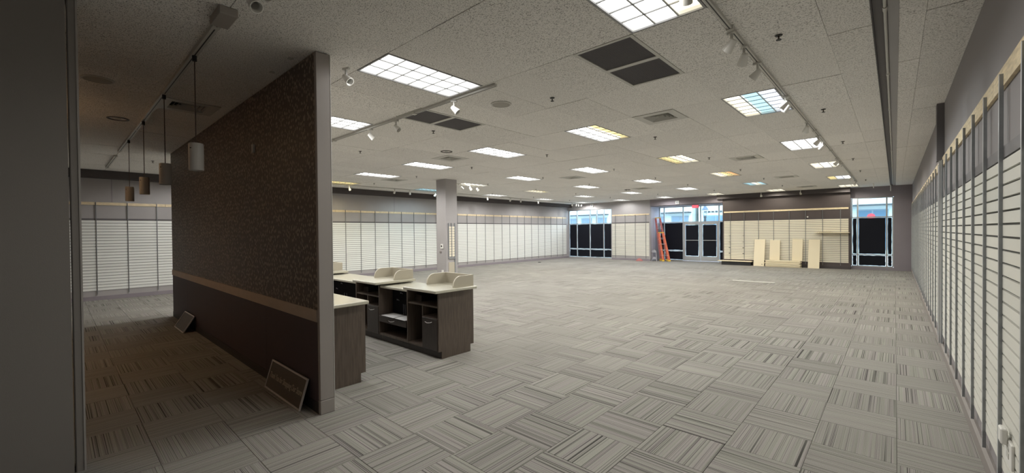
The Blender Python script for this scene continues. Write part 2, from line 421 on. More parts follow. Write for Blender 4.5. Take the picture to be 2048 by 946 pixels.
struct('trim_2', MB((-12, Y_F, CE)).box(-20.95, -4.4, Y_F-.75, Y_F, 4.86, CE-.001), M_soff, 'dark brown soffit above the brown display wall')
wr = MB((-1, 73, FL)); wr.box(-4.4, X_R, 73.0, 73.5, 4.1, CE+.5); wr.box(-.12, X_R, 73.0, 73.5, FL-.02, 4.1); wr.box(-4.4, -.12, 73.0, 73.5, FL-.02, -5.1)
struct('wall_front_right', wr, M_wall2)
struct('trim_1', MB((-49.5, 30, CE)).box(X_L, -49.1, Y_B, Y_F, 4.85, CE-.001), M_soff, 'dark soffit band running along the top of the left wall')
# baseboards
struct('baseboard_right', MB((X_R, 30, FL)).prism([(X_R, FL), (X_R-.10, FL), (X_R-.10, FL+.30), (X_R-.05, FL+.37), (X_R, FL+.37)], 1, Y_B, 73.0), M_base)
struct('baseboard_left', MB((X_L, 30, FL)).box(X_L, X_L+.04, Y_B, Y_F, FL, FL+.33), M_wall2)
struct('baseboard_front', MB((-36, Y_F, FL)).box(-40, -32.35, Y_F-.04, Y_F, FL, FL+.33), M_wall2)
struct('baseboard_centre', MB((-12, Y_F, FL)).box(-20.3, -4.4, Y_F-.04, Y_F, FL, FL+.33), M_soff)

# partition between the fitting area and the sales floor
pw = struct('wall_partition', MB((-24, 5.57, FL)).box(-36, -12.95, 5.40, 5.74, FL-.02, CE), M_cap)
for k in range(5):
    x0 = -36+k*4.61; wb_ = MB(); wb_.box(x0+.004, x0+4.606, 5.365, 5.40, -2.33, CE-.02); build('wallpaper_panel', wb_, WPAPER, pw)
    wb_ = MB(); wb_.box(x0+.004, x0+4.606, 5.365, 5.40, FL+.33, -2.70); build('lower_panel', wb_, M_plum, pw)
build('chair_rail', MB().box(-36, -12.95, 5.33, 5.40, -2.70, -2.33), M_rail, pw, bev=.01)
build('base_strip', MB().box(-36, -12.95, 5.35, 5.40, FL, FL+.33), mat('dark_base', (.035, .03, .03), .6), pw)
build('end_panel', MB().box(-12.95, -12.80, 5.36, 5.78, FL+.42, CE-.02), M_cap, pw, bev=.012)
build('end_panel', MB().box(-12.95, -12.79, 5.355, 5.785, FL, FL+.41), M_cap, pw, bev=.012)
build('corner_bead', MB().box(-12.83, -12.795, 5.785, 5.80, FL, CE-.02), M_white, pw)
# wall at the camera's left
nw = struct('wall_near', MB((-14.2, 0, FL)).box(-14.5, -14.0, Y_B, .24, FL-.02, CE), M_near)
build('corner_post', MB().box(-14.45, -13.985, .262, .42, FL-.02, CE), M_near, nw, bev=.02)
build('metal_corner', MB().box(-14.02, -13.97, .40, .435, FL, CE), mat('worn_metal_edge', (.42, .40, .38), .45), nw)

# support column
col = thing('support_column', 'square grey support column with thermostat, standing in the sales floor beyond the cash counters', 'column', (-34.7, 27.85, FL))
build('shaft', MB().box(-35.5, -33.95, 27.1, 28.6, FL, CE), M_wall, col, bev=.015)
build('base_strip', MB().box(-35.53, -33.92, 27.07, 28.63, FL, FL+.33), M_base, col)
build('frame_strip', MB().box(-33.95, -33.86, 28.16, 28.30, FL+.4, .95), M_steel, col)
build('frame_strip', MB().box(-33.95, -33.86, 27.36, 27.44, -2.55, .95), M_steel, col)
build('frame_strip', MB().box(-33.95, -33.83, 27.74, 27.80, -2.55, .95), M_steel, col)
build('ledge', MB().box(-33.95, -33.84, 27.36, 28.3, -2.75, -2.62), M_steel, col)
for k in range(12):
    build('slat', MB().box(-33.95, -33.88, 27.44, 28.16, -2.5+.262*k, -2.5+.262*k+.22), M_slatw, col)
build('lower_panel', MB().box(-33.95, -33.90, 27.40, 28.16, FL+.33, -3.1), M_guard, col)
tag(build('thermostat', MB((-34.55, 27.05, -1.44)).box(-34.78, -34.36, 27.0, 27.09, -1.68, -1.2), M_white, None, bev=.02), 'small white square thermostat mounted on the grey column', 'thermostat')
build('display', MB().box(-34.68, -34.50, 26.99, 27.005, -1.52, -1.34), M_dark, bpy.data.objects['thermostat'])
tag(build('wall_plate', MB((-34.75, 27.05, -2.05)).box(-35.0, -34.72, 27.04, 27.09, -2.14, -1.96), M_base, None), 'small brown wall plate below the thermostat on the grey column', 'plate')
tag(build('outlet_cover', MB((-34.45, 27.05, -4.1)).box(-34.60, -34.32, 26.98, 27.09, -4.35, -3.9), M_white, None, bev=.01), 'white outlet box on the grey column just above the counter guard', 'outlet')

# ================================================================== SLAT WALLS
PITCH_, SH, STK = .25, .222, .05
def slat_wall(name, label, axis, plane, sgn, u0, u1, ups, z0, nrow, topband, rail, uprz, smat, bmat, upd=.055, sh=.222, edge=None):
    """axis 1: wall runs along y at x=plane, sgn = direction into the room; axis 0: runs along x at y=plane."""
    def B(mb, ua, ub, da, db, za, zb, mi=0):       # d measured from plane into the room
        if axis == 1: mb.box(plane+sgn*da, plane+sgn*db, ua, ub, za, zb, mi)
        else: mb.box(ua, ub, plane+sgn*da, plane+sgn*db, za, zb, mi)
        return mb
    uc = (u0+u1)/2; loc = (plane, uc, FL+.4) if axis == 1 else (uc, plane, FL+.4)
    t = thing(name, label, 'slat wall', loc)
    build('backing_board', B(MB(), u0, u1, 0, .01, z0-.02, z0+nrow*PITCH_), bmat, t)
    build('top_channel', B(MB(), u0, u1, 0, .055, z0+nrow*PITCH_, topband), M_band, t)
    # pine rail in board lengths
    a = u0
    while a < u1-.1:
        b = min(a+8, u1); build('header_rail', B(MB(), a+.01, b-.01, 0, .06, rail[0], rail[1]), M_pine, t); a = b
    edges = [u0]+[u for u in ups if u0 < u < u1]+[u1]
    items = []; bays = {}
    for k in range(len(edges)-1):
        ua, ub = edges[k]+.008, edges[k+1]-.008
        for r in range(nrow):
            za = z0+r*PITCH_; um = (ua+ub)/2
            x, y = (plane, um) if axis == 1 else (um, plane)
            s = seen(x, y, za)
            items.append((s*s*(1+0*r)/(1+math.hypot(x, y)) if axis == 1 else s*s, ua, ub, za))
    items.sort(key=lambda q: -q[0])
    rest = MB(); cache = {}
    for n, (a_, ua, ub, za) in enumerate(items):
        if n < 300 and a_ > 0:
            key = round(ub-ua, 3)
            if key not in cache:
                mb = B(MB(ORG[t.name]), 0, ub-ua, .012, .012+STK, 0, sh); mb.o = Vector((plane, 0, 0)) if axis == 1 else Vector((0, plane, 0)); cache[key] = mb.mesh('slat', smat)
            o = bpy.data.objects.new('slat', cache[key]); link(o, t); L0 = ORG[t.name]
            o.location = (0, (ua-L0.y)*S, (za-L0.z)*S) if axis == 1 else ((ua-L0.x)*S, 0, (za-L0.z)*S)
        else: B(rest, ua, ub, .012, .012+STK, za, za+sh)
    if rest.f: build('slat_field', rest, smat, t, kind='stuff')
    mb = MB(ORG[t.name]); B(mb, -.026, .026, .055, .055+upd, uprz[0], uprz[1]); ew = .026 if edge else .009; B(mb, -ew, ew, .055+upd, (.062 if edge else .057)+upd, uprz[0]+(0 if edge else .05), uprz[1]-(0 if edge else .05), 1)
    mb.o = Vector((plane, 0, 0)) if axis == 1 else Vector((0, plane, 0)); ume = mb.mesh('upright', [M_steel, edge or M_slot])
    for u in ups:
        o = bpy.data.objects.new('upright', ume); link(o, t); L0 = ORG[t.name]
        o.location = (0, (u-L0.y)*S, (0-L0.z)*S) if axis == 1 else ((u-L0.x)*S, 0, (0-L0.z)*S)
    return t
right_ups = [10.42-1.96*2+1.96*k for k in range(34)]
slat_wall('slat_wall', 'long white slatted display wall with steel uprights running down the right side', 1, X_R-.005, -1, 5.5, 71.9, right_ups, -4.67, 24, 1.56, (2.72, 3.10), (-5.05, 2.95), M_slatr, M_back, upd=.055, sh=.208, edge=M_bright)
left_ups = sorted(69.9-1.985*k for k in range(35))
slat_wall('slat_wall', 'long white slatted display wall with steel uprights along the far left side', 1, X_L+.005, 1, -1.0, 71.2, left_ups, -4.67, 24, 1.46, (2.60, 2.84), (-5.05, 2.86), M_slat, M_backf, sh=.212)
slat_wall('slat_wall', 'narrow white slatted panel between the left window and the ladders', 0, Y_F-.005, -1, -39.9, -32.5, [-39.18, -37.18, -35.15, -33.12], -4.62, 24, 1.56, (2.78, 3.04), (-5.1, 2.88), M_slatp, M_backf, sh=.203)
slat_wall('slat_wall', 'cream slatted display panel on the dark brown wall between doors and right window', 0, Y_F-.005, -1, -20.1, -4.6, [-19.14+1.955*k for k in range(8)], -4.62, 24, 1.42, (2.64, 2.88), (-5.0, 2.7), M_slatw, M_backf, sh=.200)
# boxed post interrupting the right slat wall
tag(build('wall_post', MB((1.5, 26.8, FL)).box(1.36, X_R-.001, 26.45, 27.0, 2.96, CE-.001).box(1.43, 1.535, 26.45, 26.75, FL+.38, 2.96, 1), [mat('grey_post_paint', (.15, .14, .145), .6), mat('light_post_metal', (.42, .42, .42), .45, metal=.3)], None), 'grey boxed post rising to the ceiling through the right slat wall', 'post')
# wall seam battens on the left wall
for y in (3.42, 31.1, 58.5):
    struct('trim_4', MB((X_L, y, 4)).box(X_L, X_L+.012, y-.02, y+.02, 2.86, 4.84), M_wall2, 'thin vertical joint on the left wall')

# ================================================================== WINDOWS AND DOORS
def film(mb, x0, x1, z0, z1, y):       # black film with a slightly ragged outline, thin but solid
    pts = []; n = 9
    def j(): return random.uniform(-.02, .02)
    for k in range(n): pts.append((x0+(x1-x0)*k/n, z0+j()))
    for k in range(n): pts.append((x1+j(), z0+(z1-z0)*k/n))
    for k in range(n): pts.append((x1-(x1-x0)*k/n, z1+j()))
    for k in range(n): pts.append((x0+j(), z1-(z1-z0)*k/n))
    return mb.prism(pts, 1, y, y+.012)
def window(name, label, y, xs, zs, extra=(), depth=.3, filmrows=(0, 1), wm=.16, films=True, skip=()):
    """xs: mullion centre lines, zs: rail centre lines bottom to top"""
    w = tag(link(bpy.data.objects.new(name, None)), label); w['kind'] = 'structure'; o = ((xs[0]+xs[-1])/2, y, zs[0]); w.location = W(*o); ORG[w.name] = Vector(o)
    for x in xs: build('mullion', MB().box(x-wm/2, x+wm/2, y, y+depth, zs[0], zs[-1]), M_alu, w, bev=.01)
    for z in zs:
        build('rail', MB().box(xs[0], xs[-1], y+.01, y+depth-.01, z-wm/2, z+wm/2), M_alu, w)
    for (x, za, zb) in extra: build('mullion', MB().box(x-wm/2, x+wm/2, y+.005, y+depth, za, zb), M_alu, w)
    for i in range(len(xs)-1):
        for r in range(len(zs)-1):
            if (i, r) in skip: continue
            x0, x1, z0, z1 = xs[i]+wm/2, xs[i+1]-wm/2, zs[r]+wm/2, zs[r+1]-wm/2
            build('pane', MB().box(x0, x1, y+depth*.5, y+depth*.5+.02, z0, z1), GLASS, w)
            if r in filmrows and films and x1-x0 > .1:
                g = min(.035, (x1-x0)*.08)
                build('black_film', film(MB(), x0+g, x1-g, z0+.03, z1-.03, y+depth*.5-.03), M_film, w)
    return w
window('window_1', 'left storefront window, clear transom over black covered panes', Y_F+.1, [-49.85, -47.95, -44.9, -41.8, -40.08], [-5.25, -3.62, 1.45, 4.2], extra=[(-43.35, 1.45, 4.2)])
window('window_3', 'narrow right storefront window with black covered lower panes', 73.1, [-4.35, -3.72, -.8, -.2], [-5.05, -3.5, 1.48, 4.05])
window('window_2', 'entrance glazing around the double doors with clear transom panes', Y_E, [-32.3, -31.45, -28.0, -25.0, -22.0, -20.35], [-5.4, -3.7, 1.42, 4.2], skip=[(2, 0), (3, 0), (2, 1), (3, 1)])
# clear the door opening: window_2 rails run behind the doors only above head height
for o in list(bpy.data.objects['window_2'].children):
    if o.name.startswith('rail'):
        zc = sum(v.co.z for v in o.data.vertices)/len(o.data.vertices)
        if zc < 1.6:    # split low rails into left and right lengths
            z = zc/S+ORG['window_2'].z; bpy.data.objects.remove(o)
            for a, b in ((-32.3, -28.0), (-22.0, -20.35)): build('rail', MB().box(a, b, Y_E+.01, Y_E+.29, z-.08, z+.08), M_alu, bpy.data.objects['window_2'])
    elif o.name.startswith('mullion'):
        xc = sum(v.co.x for v in o.data.vertices)/len(o.data.vertices)/S+ORG['window_2'].x
        if abs(xc+25) < .1:
            bpy.data.objects.remove(o); build('mullion', MB().box(-25.08, -24.92, Y_E, Y_E+.3, 1.42, 4.2), M_alu, bpy.data.objects['window_2'])
def door(name, x0, x1, label, hx):
    d = link(bpy.data.objects.new(name, None)); d['kind'] = 'structure'; d['label'] = label; o = ((x0+x1)/2, Y_E, FL); d.location = W(*o); ORG[name] = Vector(o)
    z0, z1 = FL+.04, 1.33; s = .3
    for a, b in ((x0, x0+s), (x1-s, x1)): build('stile', MB().box(a, b, Y_E+.04, Y_E+.2, z0, z1), M_alu, d, bev=.01)
    build('rail', MB().box(x0+s, x1-s, Y_E+.045, Y_E+.195, z0, z0+.85), M_alu, d)
    build('rail', MB().box(x0+s, x1-s, Y_E+.045, Y_E+.195, z1-.35, z1), M_alu, d)
    build('pane', MB().box(x0+s, x1-s, Y_E+.11, Y_E+.13, z0+.85, z1-.35), GLASS, d)
    build('black_film', film(MB(), x0+s+.05, x1-s-.05, z0+.89, z1-.47, Y_E+.07), M_film, d)
    build('push_bar', MB().box(x0+.15, x1-.15, Y_E-.12, Y_E-.06, -1.86, -1.76), M_alu, d)
    for a in (x0+.18, x1-.22): build('bar_bracket', MB().box(a, a+.05, Y_E-.07, Y_E+.04, -1.86, -1.76), M_alu, d)
    build('door_closer', MB().box(x0+.75, x1-.75, Y_E-.15, Y_E+.04, z1-.42, z1-.2), M_offw, d, bev=.02)
door('door_1', -27.9, -25.02, 'left leaf of the aluminium double entrance doors', 0)
door('door_2', -24.98, -22.1, 'right leaf of the aluminium double entrance doors', 0)

# ================================================================== CEILING FIXTURES
def emis(name, col, k):
    M = bpy.data.materials.new(name); M.use_nodes = True; nt = M.node_tree
    for n in list(nt.nodes):
        if n.type == 'BSDF_PRINCIPLED': nt.nodes.remove(n)
    e = node(nt, 'ShaderNodeEmission'); e.inputs[0].default_value = (*col, 1); e.inputs[1].default_value = k
    nt.links.new(e.outputs[0], [n for n in nt.nodes if n.type == 'OUTPUT_MATERIAL'][0].inputs[0]); return M
E_ = {'w': emis('tube_white', (1, .99, .965), LAMP), 'y': emis('tube_yellow', (1.0, .80, .34), 1.7), 'o': emis('tube_orange', (1.0, .56, .24), 1.4),
      'c': emis('tube_cyan', (.50, .86, 1.0), 1.5), 'p': emis('tube_pale_yellow', (1, .92, .72), 2.4), 'l': emis('tube_lavender', (.84, .88, 1), 2.0)}
TINT = {(1, 0): 'pcl', (1, -1): 'wwy', (2, -1): 'ypp', (3, -1): 'pyo', (4, -1): 'cpc', (3, 0): 'pwp', (4, 0): 'ylw', (5, 0): 'ppp', (5, -1): 'ppp', (5, -2): 'ppp', (1, -5): 'yyy', (2, -5): 'ccc', (2, -4): 'pwp', (3, -4): 'pyp', (0, 0): 'wwp'}
def troffer(x, y, label, tints):
    t = thing('ceiling_light', label, 'ceiling light', (x+1, y+2, CE), 'recessed ceiling light panels')
    fr = MB(); w = .07
    for a, b, c, d in ((x+.015, x+w, y+.015, y+3.985), (x+2-w, x+1.985, y+.015, y+3.985), (x+w, x+2-w, y+.015, y+w), (x+w, x+2-w, y+4-w, y+3.985)): fr.box(a, b, c, d, CE-.012, CE+.03)
    build('frame', fr, mat('troffer_frame_grey', (.30, .30, .30), .5), t)
    hs = MB()
    for a, b, c, d in ((x+w-.01, x+w, y+w, y+4-w), (x+2-w, x+2-w+.01, y+w, y+4-w), (x+w, x+2-w, y+w-.01, y+w), (x+w, x+2-w, y+4-w, y+4-w+.01)): hs.box(a, b, c, d, CE+.03, CE+.2)
    build('housing', hs, M_white, t)
    df = MB(); names = sorted(set(tints)); x0, x1 = x+w, x+2-w
    for k in range(3):
        a = x0+(x1-x0)*k/3; b = x0+(x1-x0)*(k+1)/3
        df.face([(a, y+w, CE+.12), (a, y+4-w, CE+.12), (b, y+4-w, CE+.12), (b, y+w, CE+.12)], names.index(tints[k]))
    build('diffuser', df, [E_[q] for q in names], t)
    lv = MB()
    for k in (1, 2): a = x0+(x1-x0)*k/3; lv.box(a-.022, a+.022, y+w, y+4-w, CE+.02, CE+.05)
    for k in range(1, 6): b = y+w+(4-2*w)*k/6; lv.box(x0, x1, b-.019, b+.019, CE+.02, CE+.05)
    col_ = {'w': (1, .99, .97), 'p': (1, .95, .82), 'y': (1, .86, .55), 'o': (1, .7, .45), 'c': (.75, .93, 1), 'l': (.93, .95, 1)}
    rgb = [sum(col_[q][i] for q in tints)/3 for i in range(3)]
    pw = TUBE*sum({'w': 1, 'p': .9, 'l': .8, 'y': .6, 'o': .5, 'c': .6}[q] for q in tints)/3
    if y > 66 and x > -41: pw *= .5  # end row by the brown wall
    if y < 12: pw *= .52           # the row over the camera is dimmed to darken the floor nearby
    n_ = 4 if y < 20 else 2
    for k in range(n_):
        ld = bpy.data.lights.new('tube_lamp', 'SPOT'); ld.energy = pw/n_; ld.color = rgb; ld.spot_size = math.radians(168); ld.spot_blend = .35; ld.shadow_soft_size = 0
        lo_ = link(bpy.data.objects.new('tube_lamp', ld), t); lo_.location = ((-.35 if k % 2 else .35)*S, ((k+.5)/n_*4-2)*.85*S, -.03*S)
    build('louver', lv, mat('louver_grey', (.45, .46, .46), .4), t)
cols = ['column beside the right track', 'second column from the right', 'third column from the right', 'third column from the left', 'second column from the left', 'column nearest the left wall']
rows = ['nearest the camera', 'second from the camera', 'third from the camera', 'fourth from the camera', 'second from shop front', 'nearest the shop front']
desc = {'ypp': 'pale yellow', 'wwy': 'white and yellow', 'pcl': 'white and cyan', 'pyo': 'orange-tinted', 'cpc': 'cyan-edged', 'ylw': 'yellow-edged', 'yyy': 'yellow', 'ccc': 'pale blue', 'pyp': 'yellowish', 'ppp': 'cream-tinted'}
for r, c in LIGHTS:
    t = TINT.get((r, c), 'www')
    troffer(GX0+8*c, GY0+12*r, '%s ceiling light panel %s, %s' % (desc.get(t, 'white'), cols[-c], rows[r]), t)

def diffuser_vent(x, y, label):
    t = thing('air_vent', label, 'air vent', (x+1, y+1, CE), 'square ceiling air vents')
    fr = MB()
    for k, (a, z) in enumerate(((0.01, CE-.008), (.42, CE-.03))):
        pass
    for a, b, c, d in ((x+.015, x+.38, y+.015, y+1.985), (x+1.62, x+1.985, y+.015, y+1.985), (x+.38, x+1.62, y+.015, y+.38), (x+.38, x+1.62, y+1.62, y+1.985)): fr.box(a, b, c, d, CE-.02, CE+.02)
    build('frame', fr, M_offw, t)
    build('duct', MB().box(x+.38, x+1.62, y+.38, y+1.62, CE+.18, CE+.2), M_dark, t)
    for k in range(4):
        i = .38+.14*k; lo = CE-.015+.012*k
        v = MB()
        for (px, py, qx, qy, nx, ny) in ((x+i, y+i, x+2-i, y+i, 0, 1), (x+2-i, y+i, x+2-i, y+2-i, -1, 0), (x+2-i, y+2-i, x+i, y+2-i, 0, -1), (x+i, y+2-i, x+i, y+i, 1, 0)):
            e = .045
            v.hexa([(px, py, lo), (qx, qy, lo), (qx+nx*e, qy+ny*e, lo+.10), (px+nx*e, py+ny*e, lo+.10), (px, py, lo+.012), (qx, qy, lo+.012), (qx+nx*e, qy+ny*e, lo+.112), (px+nx*e, py+ny*e, lo+.112)])
        build('vane', v, M_offw, t)
vl = {0: 'large square air vent ahead of the camera between the first ceiling lights', 1: 'square air vent in the third tile row, right of the ceiling middle', 2: 'square air vent above the slab near the brown display wall', 3: 'air vent in the ceiling just before the brown soffit',
      4: 'square air vent in the ceiling in front of the grey column', 5: 'small square air vent in the middle of the ceiling beyond the grey column', 6: 'square air vent over the dark passage beside the pendant track', 7: 'distant flat air vent in the ceiling toward the entrance', 8: 'air vent in the ceiling at the far end of the dark passage', 9: 'air vent in the ceiling close to the left wall soffit'}
for k, (vx, vy) in enumerate(vents): diffuser_vent(vx, vy, vl[k])
def grille(i, j, label):
    x, y = GX0+2*i, GY0+4*j
    t = thing('return_grille', label, 'air vent', (x+1, y+2, CE), 'double return air grilles')
    fr = MB()
    for a, b, c, d in ((x+.01, x+.12, y+.01, y+3.99), (x+1.88, x+1.99, y+.01, y+3.99), (x+.12, x+1.88, y+.01, y+.12), (x+.12, x+1.88, y+1.9, y+2.1), (x+.12, x+1.88, y+3.88, y+3.99)): fr.box(a, b, c, d, CE-.015, CE+.03)
    build('frame', fr, M_offw, t)
    for y0 in (y+.12, y+2.1):
        p = MB(); p.box(x+.12, x+1.88, y0, y0+1.78, CE+.02, CE+.03)
        for k in range(30): p.box(x+.12, x+1.88, y0+.03+k*.06, y0+.045+k*.06, CE+.012, CE+.02)
        build('grille_panel', p, M_grille, t)
grille(-1, 1, 'double dark grey return grille beside the nearest right ceiling light')
grille(-6, 1, 'double dark grey return grille beyond the middle spotlight track')

# round speakers and downlights
def ceiling_disc(name, x, y, label, cat, dark):
    t = thing(name, label, cat, (x, y, CE))
    if dark:
        build('trim_ring', MB().lathe([(.40, CE-.003), (.40, CE-.03), (.33, CE-.035), (.31, CE+.05)], x, y, 24), mat('brown_trim_ring', (.06, .045, .04), .5), t, smooth=True)
        build('reflector', MB().lathe([(.31, CE+.0), (.18, CE+.04), (.001, CE+.045)], x, y, 20), mat('dark_reflector', (.05, .03, .025), .5), t, smooth=True)
        build('lamp', MB().lathe([(.11, CE+.04), (.12, CE-.02), (.06, CE-.05), (0.001, CE-.055)], x, y, 16), M_offw, t, smooth=True)
    else:
        build('trim_ring', MB().lathe([(.44, CE-.003), (.44, CE-.025), (.38, CE-.04)], x, y, 28), M_offw, t, smooth=True)
        build('speaker_grille', MB().lathe([(.38, CE-.032), (.2, CE-.045), (.001, CE-.048)], x, y, 28), mat('beige_grille', (.36, .34, .30), .7), t, smooth=True)
ceiling_disc('ceiling_speaker', -12.48, 13.03, 'round beige ceiling speaker near the end of the middle track', 'speaker', 0)
ceiling_disc('ceiling_speaker', -20.62, 1.11, 'round beige ceiling speaker over the dark passage', 'speaker', 0)
ceiling_disc('recessed_downlight', -26.91, 2.1, 'unlit brown-rimmed downlight over the dark passage', 'downlight', 1)
ceiling_disc('recessed_downlight', -22.47, 18.06, 'unlit brown-rimmed downlight before the grey column', 'downlight', 1)
ceiling_disc('ceiling_speaker', -26.5, 52, 'small round ceiling speaker far off toward the entrance', 'speaker', 1)

# sprinklers
def sprinkler(x, y):
    t = thing('sprinkler_head', '', 'sprinkler', (x, y, CE), 'pendent sprinkler heads')
    build('escutcheon', MB().lathe([(.10, CE-.002), (.09, CE-.025), (.03, CE-.03)], x, y, 12), M_dark, t)
    build('body', MB().cyl((x, y, CE-.03), (x, y, CE-.13), .022, 8), mat('bronze', (.08, .06, .04), .4, metal=.7), t)
    build('deflector', MB().cyl((x, y, CE-.13), (x, y, CE-.145), .07, 10), M_dark, t)
    return t
sp0 = sprinkler(-2.43, 13.9)
places = [(-2.43, 'right of the spotlight track'), (-10.4, 'in line with the middle air vents'), (-18.4, 'left of the middle of the ceiling'), (-26.4, 'above the grey column line'), (-34.4, 'toward the left wall'), (-42.4, 'nearest the left wall')]
dist = ['nearest the camera', 'second from the camera', 'third from the camera', 'fourth from the camera', 'fifth from the camera', 'nearest the shop front']
for a, (x, pl) in enumerate(places):
    for b, y in enumerate((13.9, 23.9, 33.6, 42.3, 51.5, 61.5)):
        lab = 'dark sprinkler head %s, %s' % (pl, dist[b])
        if a == 0 and b == 0: sp0['label'] = lab
        elif seen(x, y, CE): copy_tree(sp0, (x, y, CE), lab)
copy_tree(sp0, (-40.5, 5.0, CE), 'dark sprinkler head over the far end of the dark passage')

# tracks and spotlights
def track(p, q, label='', zt=CE-.004, w=.11, h=.09):
    x, y = (p[0]+q[0])/2, (p[1]+q[1])/2
    t = thing('light_track', label, 'light track', (x, y, CE))
    a = Vector((p[0], p[1], zt-h/2)); b = Vector((q[0], q[1], zt-h/2))
    build('rail', MB().bar(a, b, w, h), M_offw, t)
    d = (b-a).normalized(); sd = Vector((-d.y, d.x, 0))*.018
    mb = MB(); mb.bar(a-Vector((0, 0, h/2)), b-Vector((0, 0, h/2)), .03, .006); build('slot', mb, M_dark, t)
    n = int((b-a).length/8)
    for k in range(n+1):
        c = a+d*min(k*8+.4, (b-a).length-.3); build('connector', MB().box(c.x-.09, c.x+.09, c.y-.09, c.y+.09, zt-.115, zt), M_offw, t)
    return t
def spot_proto(x, y, z, yaw, label, group):
    t = thing('track_spotlight', label, 'spotlight', (x, y, z), group)
    build('adapter', MB().box(x-.05, x+.05, y-.13, y+.13, z-.07, z), M_offw, t, bev=.01)
    build('stem', MB().box(x-.035, x+.035, y-.02, y+.02, z-.32, z-.07), M_offw, t)
    build('lamp_head', MB().lathe([(.02, .12), (.09, .11), (.105, 0), (.13, -.14), (.14, -.22), (.12, -.22), (.09, -.12)], 0, 0, 14), M_white, t, smooth=True)
    o = [c for c in t.children if c.name.startswith('lamp_head')][0]
    # re-origin head: mesh was written around 0,0,0 in feet
    me = o.data; off = ORG[t.name]
    for v in me.vertices: v.co += Vector((off.x, off.y, off.z))*S
    o.location = (0, 0, -.34*S); o.rotation_euler = (math.radians(48), 0, 0)
    t.rotation_euler[2] = yaw
    return t
ZT = CE-.094
SP = None
def spots(lst, desc_, group, yaw0):
    global SP
    for k, (x, y) in enumerate(lst):
        lab = desc_ % ORD[k]
        yw = yaw0+random.uniform(-.7, .7)
        if SP is None: SP = spot_proto(x, y, ZT, yw, lab, group)
        else: copy_tree(SP, (x, y, ZT), lab, group, yw)
track((-3.28, 4), (-3.28, 63), 'white light track running along the ceiling right of the nearest lights')
spots([(-3.28, y) for y in (9.15, 12.5, 13.75, 15.4, 20.0, 20.5, 25.6, 29.9, 32.0, 40.5, 42.5, 54.5, 61.0)], 'white track spotlight, %s from the camera on the right track', 'spotlights on the right track', math.radians(60))
track((-24.5, 11.1), (-10.9, 11.1), zt=CE-.018, label='white light track crossing beside the nearest middle ceiling light')
ZT_ = ZT; ZT = ZT-.016
spots([(-13.3, 11.1), (-17.6, 11.1), (-20.0, 11.1)], 'white spotlight on the middle track, %s from its right end', 'spotlights on the middle track', math.radians(-60))
ZT = ZT_
track((-45.5, 17), (-45.5, 70), 'thin light track along the left wall soffit')
spots([(-45.5, y) for y in (22.6, 28.4, 30.6, 34.6, 44.3, 49.5, 52.0, 56.5, 66.8, 68.2, 69.0, 70.0)], 'white spotlight on the left wall track, %s from the camera', 'spotlights on the left wall track', math.radians(70))
track((-36.3, 30.5), (-36.3, 34.5), 'short light track just beyond the grey column')
spots([(-36.3, y) for y in (31.3, 32.6, 33.7)], 'white spotlight on the short track by the grey column, %s from the camera', 'spotlights by the grey column', 0)
track((-10.9, 3.0), (-8.0, 3.0), 'short light track above the camera at the top left')
spots([(-10.35, 3.0), (-9.7, 3.0)], 'white spotlight at the very top of the view, %s from the left', 'spotlights above the passage mouth', math.radians(-60))
copy_tree(SP, (-13.2, 6.5, ZT), 'white spotlight just right of the partition top', 'lone spotlight', math.radians(-70))
for k, x in enumerate((-14.7, -9.83)):
    copy_tree(SP, (x, 71.0, 5.1+.3), 'small white spotlight on the brown soffit, %s from the doors' % ORD[k], 'spotlights on the brown soffit', math.radians(200))
# linear ceiling channel on the right
ch = thing('ceiling_channel', 'long dark channel with conduit pipe and flat cover running along the right ceiling', 'ceiling channel', (-.2, 32, CE))
build('channel_side', MB().box(-.46, -.43, Y_B, 73, CE-.02, CE+.3), mat('channel_dark', (.05, .043, .045), .6), ch)
build('channel_back', MB().box(-.43, -.14, Y_B, 73, CE+.12, CE+.15), mat('channel_grey', (.17, .155, .155), .6), ch)
build('conduit_pipe', MB().cyl((-.19, Y_B, CE-.03), (-.19, 73, CE-.03), .035, 10), M_offw, ch, smooth=True)
cp = [build('coupling', MB().cyl((-.19, y-.12, CE-.03), (-.19, y+.12, CE-.03), .05, 10), M_offw, ch) for y in (14, 20, 26, 32, 40, 50, 60)]
build('cover_strip', MB().box(-.14, .07, Y_B, 73, CE-.01, CE+.02), mat('cover_grey', (.36, .35, .345), .6), ch)
tag(build('pull_rod', MB((-.43, 71.5, 5)).cyl((-.42, 71.5, CE), (-.42, 71.5, 4.7), .05, 8), M_white, None), 'white rod hanging from the ceiling before the right window', 'rod')

tag(build('pull_rod', MB((-1.95, 70, 5)).cyl((-1.95, 68, CE), (-1.95, 68, 4.95), .04, 8), M_white, None), 'shorter white rod hanging from the ceiling left of the ceiling channel', 'rod')
